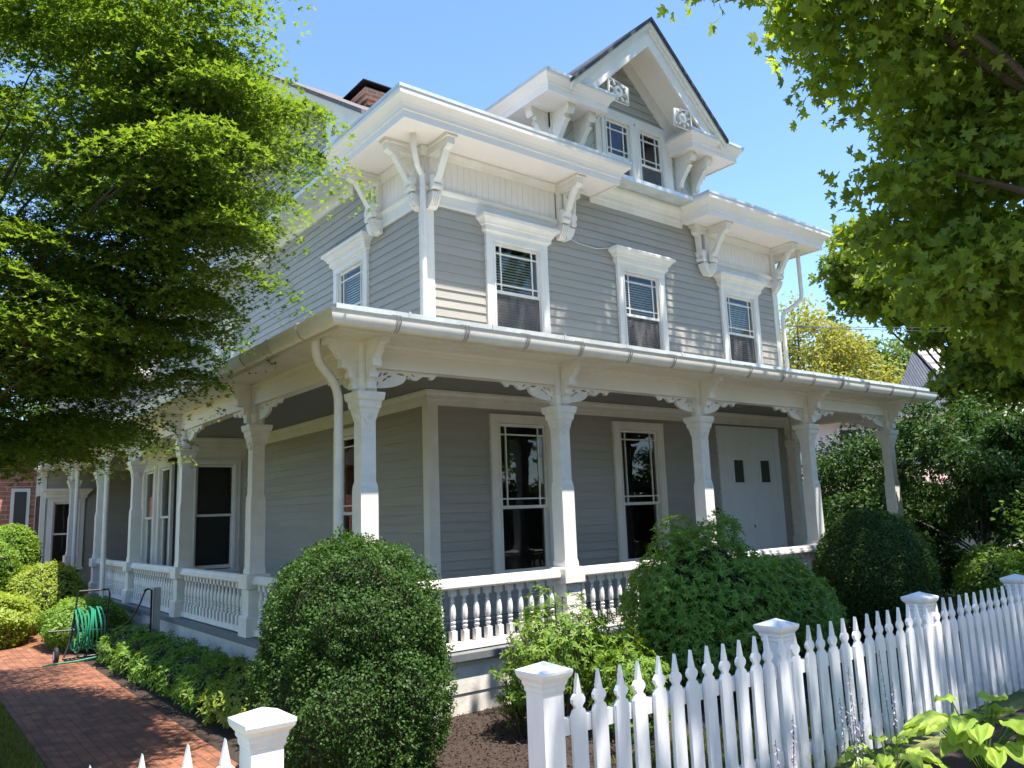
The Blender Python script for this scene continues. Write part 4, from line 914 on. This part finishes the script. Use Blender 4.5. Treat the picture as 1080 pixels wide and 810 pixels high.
# background trees
def bgtree(loc, h, r, matk, label, n=22000, leaf=.28, fork=None, sd=0):
    x, y = loc; cs = [((x, y, h * .62), (r, r, h * .36)), ((x + r * .5, y - r * .4, h * .5), (r * .7, r * .7, h * .26)), ((x - r * .5, y + r * .2, h * .55), (r * .65, r * .7, h * .25))]
    return tree('background_tree', (x, y, -.06), h * .3, .22 + h * .01, cs, n, leaf, OVAL, matk, label, pads=80, pad_r=r * .33, flat=.7, droop=.15, group='trees behind the houses', nlimb=16)
bgtree((34, 16.5), 13.5, 4.2, 'yellow', 'yellow green tree beyond the right end of the porch roof', n=34000, leaf=.22)
bgtree((42, 16), 13, 5, 'mid', 'mid green tree behind the yellow green one', n=24000, leaf=.3)
bgtree((46, 5), 14, 6, 'mid', 'mid green tree rising behind the pale shingled house')
bgtree((33, -4.0), 11, 4.5, 'dark', 'dark green tree right of the pale shingled house')
bgtree((22, -3.4), 7.5, 2.8, 'dark', 'dark green small tree behind the right end of the fence')
bgtree((-6.5, 30), 12, 5, 'mid', 'mid green tree behind the brick house')
bgtree((5, 34), 12, 5, 'mid', 'mid green tree behind the rear wing')
bgtree((-11, 17), 9, 3.5, 'rhodo', 'green tree left of the brick house')
# trees across the street (mirrored in the window panes, shade the street)
boxwood('added_mirror_hedge', (4, -21, 1.6), (30, 1.2, 2.4), 30000, .3, 'unseen tall dark hedge added across the street to darken the porch window reflections', 'mid', disp=.04, seed=30, cat='hedge')  # out of view; added to fill the bright gap in the window reflections
for (x, y, h, r, k, lb) in [(6, -25, 13, 5.5, 'mid', 'tall green street tree opposite the front door'), (-6, -24, 12, 5, 'nmaple', 'green street tree opposite the gate'), (18, -24, 12, 5.5, 'nmaple', 'green street tree opposite the far end of the fence'), (-18, -16, 13, 6, 'mid', 'green street tree down the street on the left')]:
    bgtree((x, y), h, r, k, lb, n=12000, leaf=.42)

# ---- hostas
def hosta(name, x, y, nleaf, L, h, matk, label, spikes=0):
    root = empty(name, (x, y, -.05), label, 'plant'); me_v, me_f, sm = [], [], []
    mb = MB(); st = MB()
    for i in range(nleaf):
        a = 2 * math.pi * i * .381966 + random.uniform(-.2, .2); rad = (i / nleaf) ** .5; el = R(75 - 60 * rad); ln = L * random.uniform(.75, 1.1); pl_ = h * random.uniform(.8, 1.1) * (1 - .35 * rad)
        d = Vector((math.cos(a), math.sin(a), 0)); b = Vector((-d.y, d.x, 0)); p0 = Vector((x, y, -.04)); pb = p0 + d * (pl_ * .45 + rad * L * .5) + Vector((0, 0, pl_))
        st.tube([tuple(p0), tuple(p0.lerp(pb, .5) + Vector((0, 0, .04))), tuple(pb)], .006, 4)
        NU, NV = 9, 8; vs_ = []
        for iu in range(NU):
            u = iu / (NU - 1); wv = .36 * (math.sin(math.pi * min(1, u * .93 + .07) ** .72)) ** .8 if u < 1 else 0
            t_ = el * .6 - u * R(75); 
            c_ = pb + d * (ln * u * math.cos(el * .3)) + Vector((0, 0, ln * (.28 * u * math.sin(el) - .42 * u * u)))
            for iv in range(NV + 1):
                v = iv / NV * 2 - 1; rip = .012 * math.cos(v * 9) * math.sin(u * 3) * (L / .2)
                vs_.append(tuple(c_ + b * (v * wv * ln) + Vector((0, 0, .22 * abs(v) * wv * ln + rip + .01 * math.sin(u * 14 + iv)))))
        fs = [(iu * (NV + 1) + iv, (iu + 1) * (NV + 1) + iv, (iu + 1) * (NV + 1) + iv + 1, iu * (NV + 1) + iv + 1) for iu in range(NU - 1) for iv in range(NV)]
        mb.add(vs_, fs, smooth=True)
    mb.obj('leaves', M[matk], root); st.obj('stalks', M['hosta2'], root)
    fl2 = None
    for k in range(spikes):
        a = random.uniform(0, 6.28); q = Vector((x + .05 * math.cos(a), y + .05 * math.sin(a), 0)); tp = q + Vector((random.uniform(-.12, .12), random.uniform(-.1, .1), random.uniform(.6, .9)))
        s_ = MB(); s_.tube([tuple(q), tuple(q.lerp(tp, .5) + Vector((.01, 0, 0))), tuple(tp)], [.004, .003, .002], 4); so_ = s_.obj('flower_stalk', M['hosta2'], root)
        f_ = MB()
        for j in range(12):
            t = .55 + .45 * j / 12; c_ = q.lerp(tp, t); aa = j * 2.4; e2 = c_ + Vector((math.cos(aa) * .015, math.sin(aa) * .015, -.014)); f_.tube([tuple(c_), tuple(e2)], [.002, .005], 5)
        f_.obj('flowers', M['flower'], so_)
hosta('hosta', 2.66, -4.55, 38, .28, .50, 'hosta', 'large chartreuse hosta clump in the bottom right corner')
hosta('hosta', 2.0, -4.2, 16, .20, .34, 'hosta', 'yellow green hosta against the fence beside the flower spikes', spikes=2)
hosta('hosta', 1.25, -4.35, 30, .14, .22, 'hosta2', 'small green hosta with lilac flower spikes at the foot of the fence', spikes=6)
hosta('hosta', .50, -4.35, 14, .12, .16, 'hosta2', 'small low hosta at the bottom edge left of the flower spikes', spikes=3)

# ---- hose reel
hr = empty('hose_reel', (-1.32, 7.1, -.04), 'wheeled hose reel cart with coiled green hose beside the path', 'hose reel')
hx, hy = -1.30, 7.25
fm = MB(); fm.tube([(hx - .25, hy - .25, .02), (hx - .12, hy - .1, .35), (hx - .05, hy + .0, .95), (hx - .03, hy, 1.02), (hx + .40, hy, 1.02), (hx + .42, hy, .95), (hx + .35, hy - .1, .35), (hx + .22, hy - .25, .02)], .015, 8)
fm.tube([(hx - .12, hy - .1, .45), (hx + .36, hy - .1, .45)], .012, 6); fm.tube([(hx - .25, hy - .25, .04), (hx + .22, hy - .25, .04)], .012, 6)
fm.obj('frame', M['black'], hr)
for s in (-.34, .30):
    wv_ = MB(); a = Matrix.Translation((hx + s, hy - .20, .09)) @ Matrix.Rotation(R(90), 4, 'Y'); wv_.lathe([(.07, -.03), (.11, -.03), (.125, -.015), (.125, .015), (.11, .03), (.07, .03)], 18, a); wo = wv_.obj('wheel', M['rubber'], hr)
    h2 = MB(); h2.lathe([(.03, -.034), (.068, -.032), (.068, .032), (.03, .034)], 12, a); h2.obj('hub', M['gutter'], wo)
hs = MB()
for k in range(9):
    yy = hx - .08 + k * .045; r_ = .27 + .03 * math.sin(k * 1.9); cz = .46
    hs.tube([(yy + .02 * math.sin(t * 2 + k), hy - .10 + r_ * math.cos(t), cz + r_ * math.sin(t) * (1.05 if math.sin(t) > 0 else 1.25)) for t in [2 * math.pi * i / 28 for i in range(28)]], .013, 6, closed=True)
hs.tube([(hx - .55, hy - .5, 0), (hx - .4, hy - .42, .0), (hx - .1, hy - .4, 0), (hx + .3, hy - .3, .02), (hx + .35, hy - .1, .2)], .014, 6)
hs.obj('hose', M['hose'], hr)
dm_ = MB(); dm_.lathe([(.14, -.2), (.14, -.19), (.05, -.185), (.05, .185), (.14, .19), (.14, .2)], 16, Matrix.Translation((hx + .12, hy - .1, .45)) @ Matrix.Rotation(R(90), 4, 'Y')); dm_.obj('drum', M['rubber'], hr)
# hose post
hp = empty('hose_post', (-.42, 6.25, -.05), 'weathered board post with dark pipe on its top beside the porch', 'post')
b = MB(); b.box(-.47, -.36, 6.18, 6.25, -.05, 1.06); b.obj('board', M['wood'], hp)
b = MB(); b.tube([(-.50, 6.17, .1), (-.50, 6.17, 1.03), (-.56, 6.15, 1.05), (-.62, 6.12, 1.03)], .016, 8); b.obj('pipe', M['black'], hp)
b = MB(); b.tube([(-.60, 6.12, 1.03)] + arc((-.62, 6.15, .98), (-.72, 6.5, .35), (-1.0, 6.95, .42), 10) + [(-1.35, 7.1, .44), (-1.75, 7.15, .45)], .014, 8); tag(b.obj('dark_hose', M['darkhose']), 'thin dark hose sagging from the board post to the reel', 'hose')

# ---- brick house far left
bh = empty('brick_house', (-3, 21.5, 0), 'red brick house at the far left with white corner trim', 'house')
b = MB(); b.box(-12, .05, 21.2, 30, 0, 4.1); b.obj('wall', M['brickfar'], bh)
b = MB(); b.box(-12.4, .4, 20.8, 30.4, 4.1, 4.3); b.prism([(-12.5, 4.3), (.5, 4.3), (-6, 7.6)], 20.8, 30.4, 'y'); b.obj('roof', M['brownroof'], bh)
b = MB(); b.box(-.30, -.12, 21.12, 21.2, 0, 4.1); b.box(-.95, -.45, 21.14, 21.19, 1.2, 3.3); wb = b.obj('window', M['white'], bh)
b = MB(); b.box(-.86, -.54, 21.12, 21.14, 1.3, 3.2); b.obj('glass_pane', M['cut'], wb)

# ---- neighbouring house right
NB = Matrix.Translation((24.5, 8.2, 0)) @ Matrix.Rotation(R(-38), 4, 'Z')
nb = empty('neighbour_house', (24.5, 8.2, 0), 'pale house with light shingle roof beyond the right end of the porch', 'house'); nb.rotation_euler = (0, 0, R(-38))
b = MB(); b.box(-6, 5.0, 0, 6, 0, 5.0); b.box(5.0, 13, -.3, 7, 0, 5.0); b.obj('wall', M['nwall'], nb)
b = MB(); b.add([(4.6, -.8, 4.9), (13.4, -.8, 4.9), (13.4, 3.5, 8.4), (4.6, 3.5, 8.4), (13.4, 7.5, 4.9), (4.6, 7.5, 4.9)], [(0, 1, 2, 3), (3, 2, 4, 5), (0, 3, 5), (1, 4, 2)]); b.box(-6.5, 4.6, -.6, 6.5, 5.0, 5.12); b.obj('roof', M['nshingle'], nb)
b = MB(); b.add([(-4.5, -2.6, 2.45), (6, -2.6, 2.45), (6, 0, 3.4), (-4.5, 0, 3.4)], [(0, 1, 2, 3)]); b.box(-4.5, 6, -2.65, -2.5, 2.3, 2.45); b.obj('porch_roof', M['nshingle2'], nb)
for u in (-5.2, -3.9, -2.4, 0, 2.4, 4.8):
    b = MB(); b.box(u - .5, u + .5, -.06, 0, 3.6, 4.75); wn = b.obj('window', M['door'], nb)
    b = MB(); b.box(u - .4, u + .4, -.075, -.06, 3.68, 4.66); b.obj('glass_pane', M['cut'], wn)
    b = MB(); b.box(u - .02, u + .02, -.09, -.075, 3.68, 4.66)
    for z in (3.95, 4.17, 4.4): b.box(u - .4, u + .4, -.088, -.075, z - .012, z + .012)
    b.obj('muntins', M['door'], wn)
# overhead wires
b = MB(); A = Vector((10.95, 2.0, 5.75)); 
for k, (dx, dz) in enumerate([((26, -8), 1.0), ((26, -8), .5)]):
    E_ = Vector((30, -7, 7.4 - k * .5)); b.tube([tuple(A.lerp(E_, t) + Vector((0, 0, -1.2 * t * (1 - t) * 1.5))) for t in [i / 14 for i in range(15)]], .007, 5)
tag(b.obj('overhead_wire', M['wire']), 'pair of thin dark overhead wires running right from the house corner', 'wire')
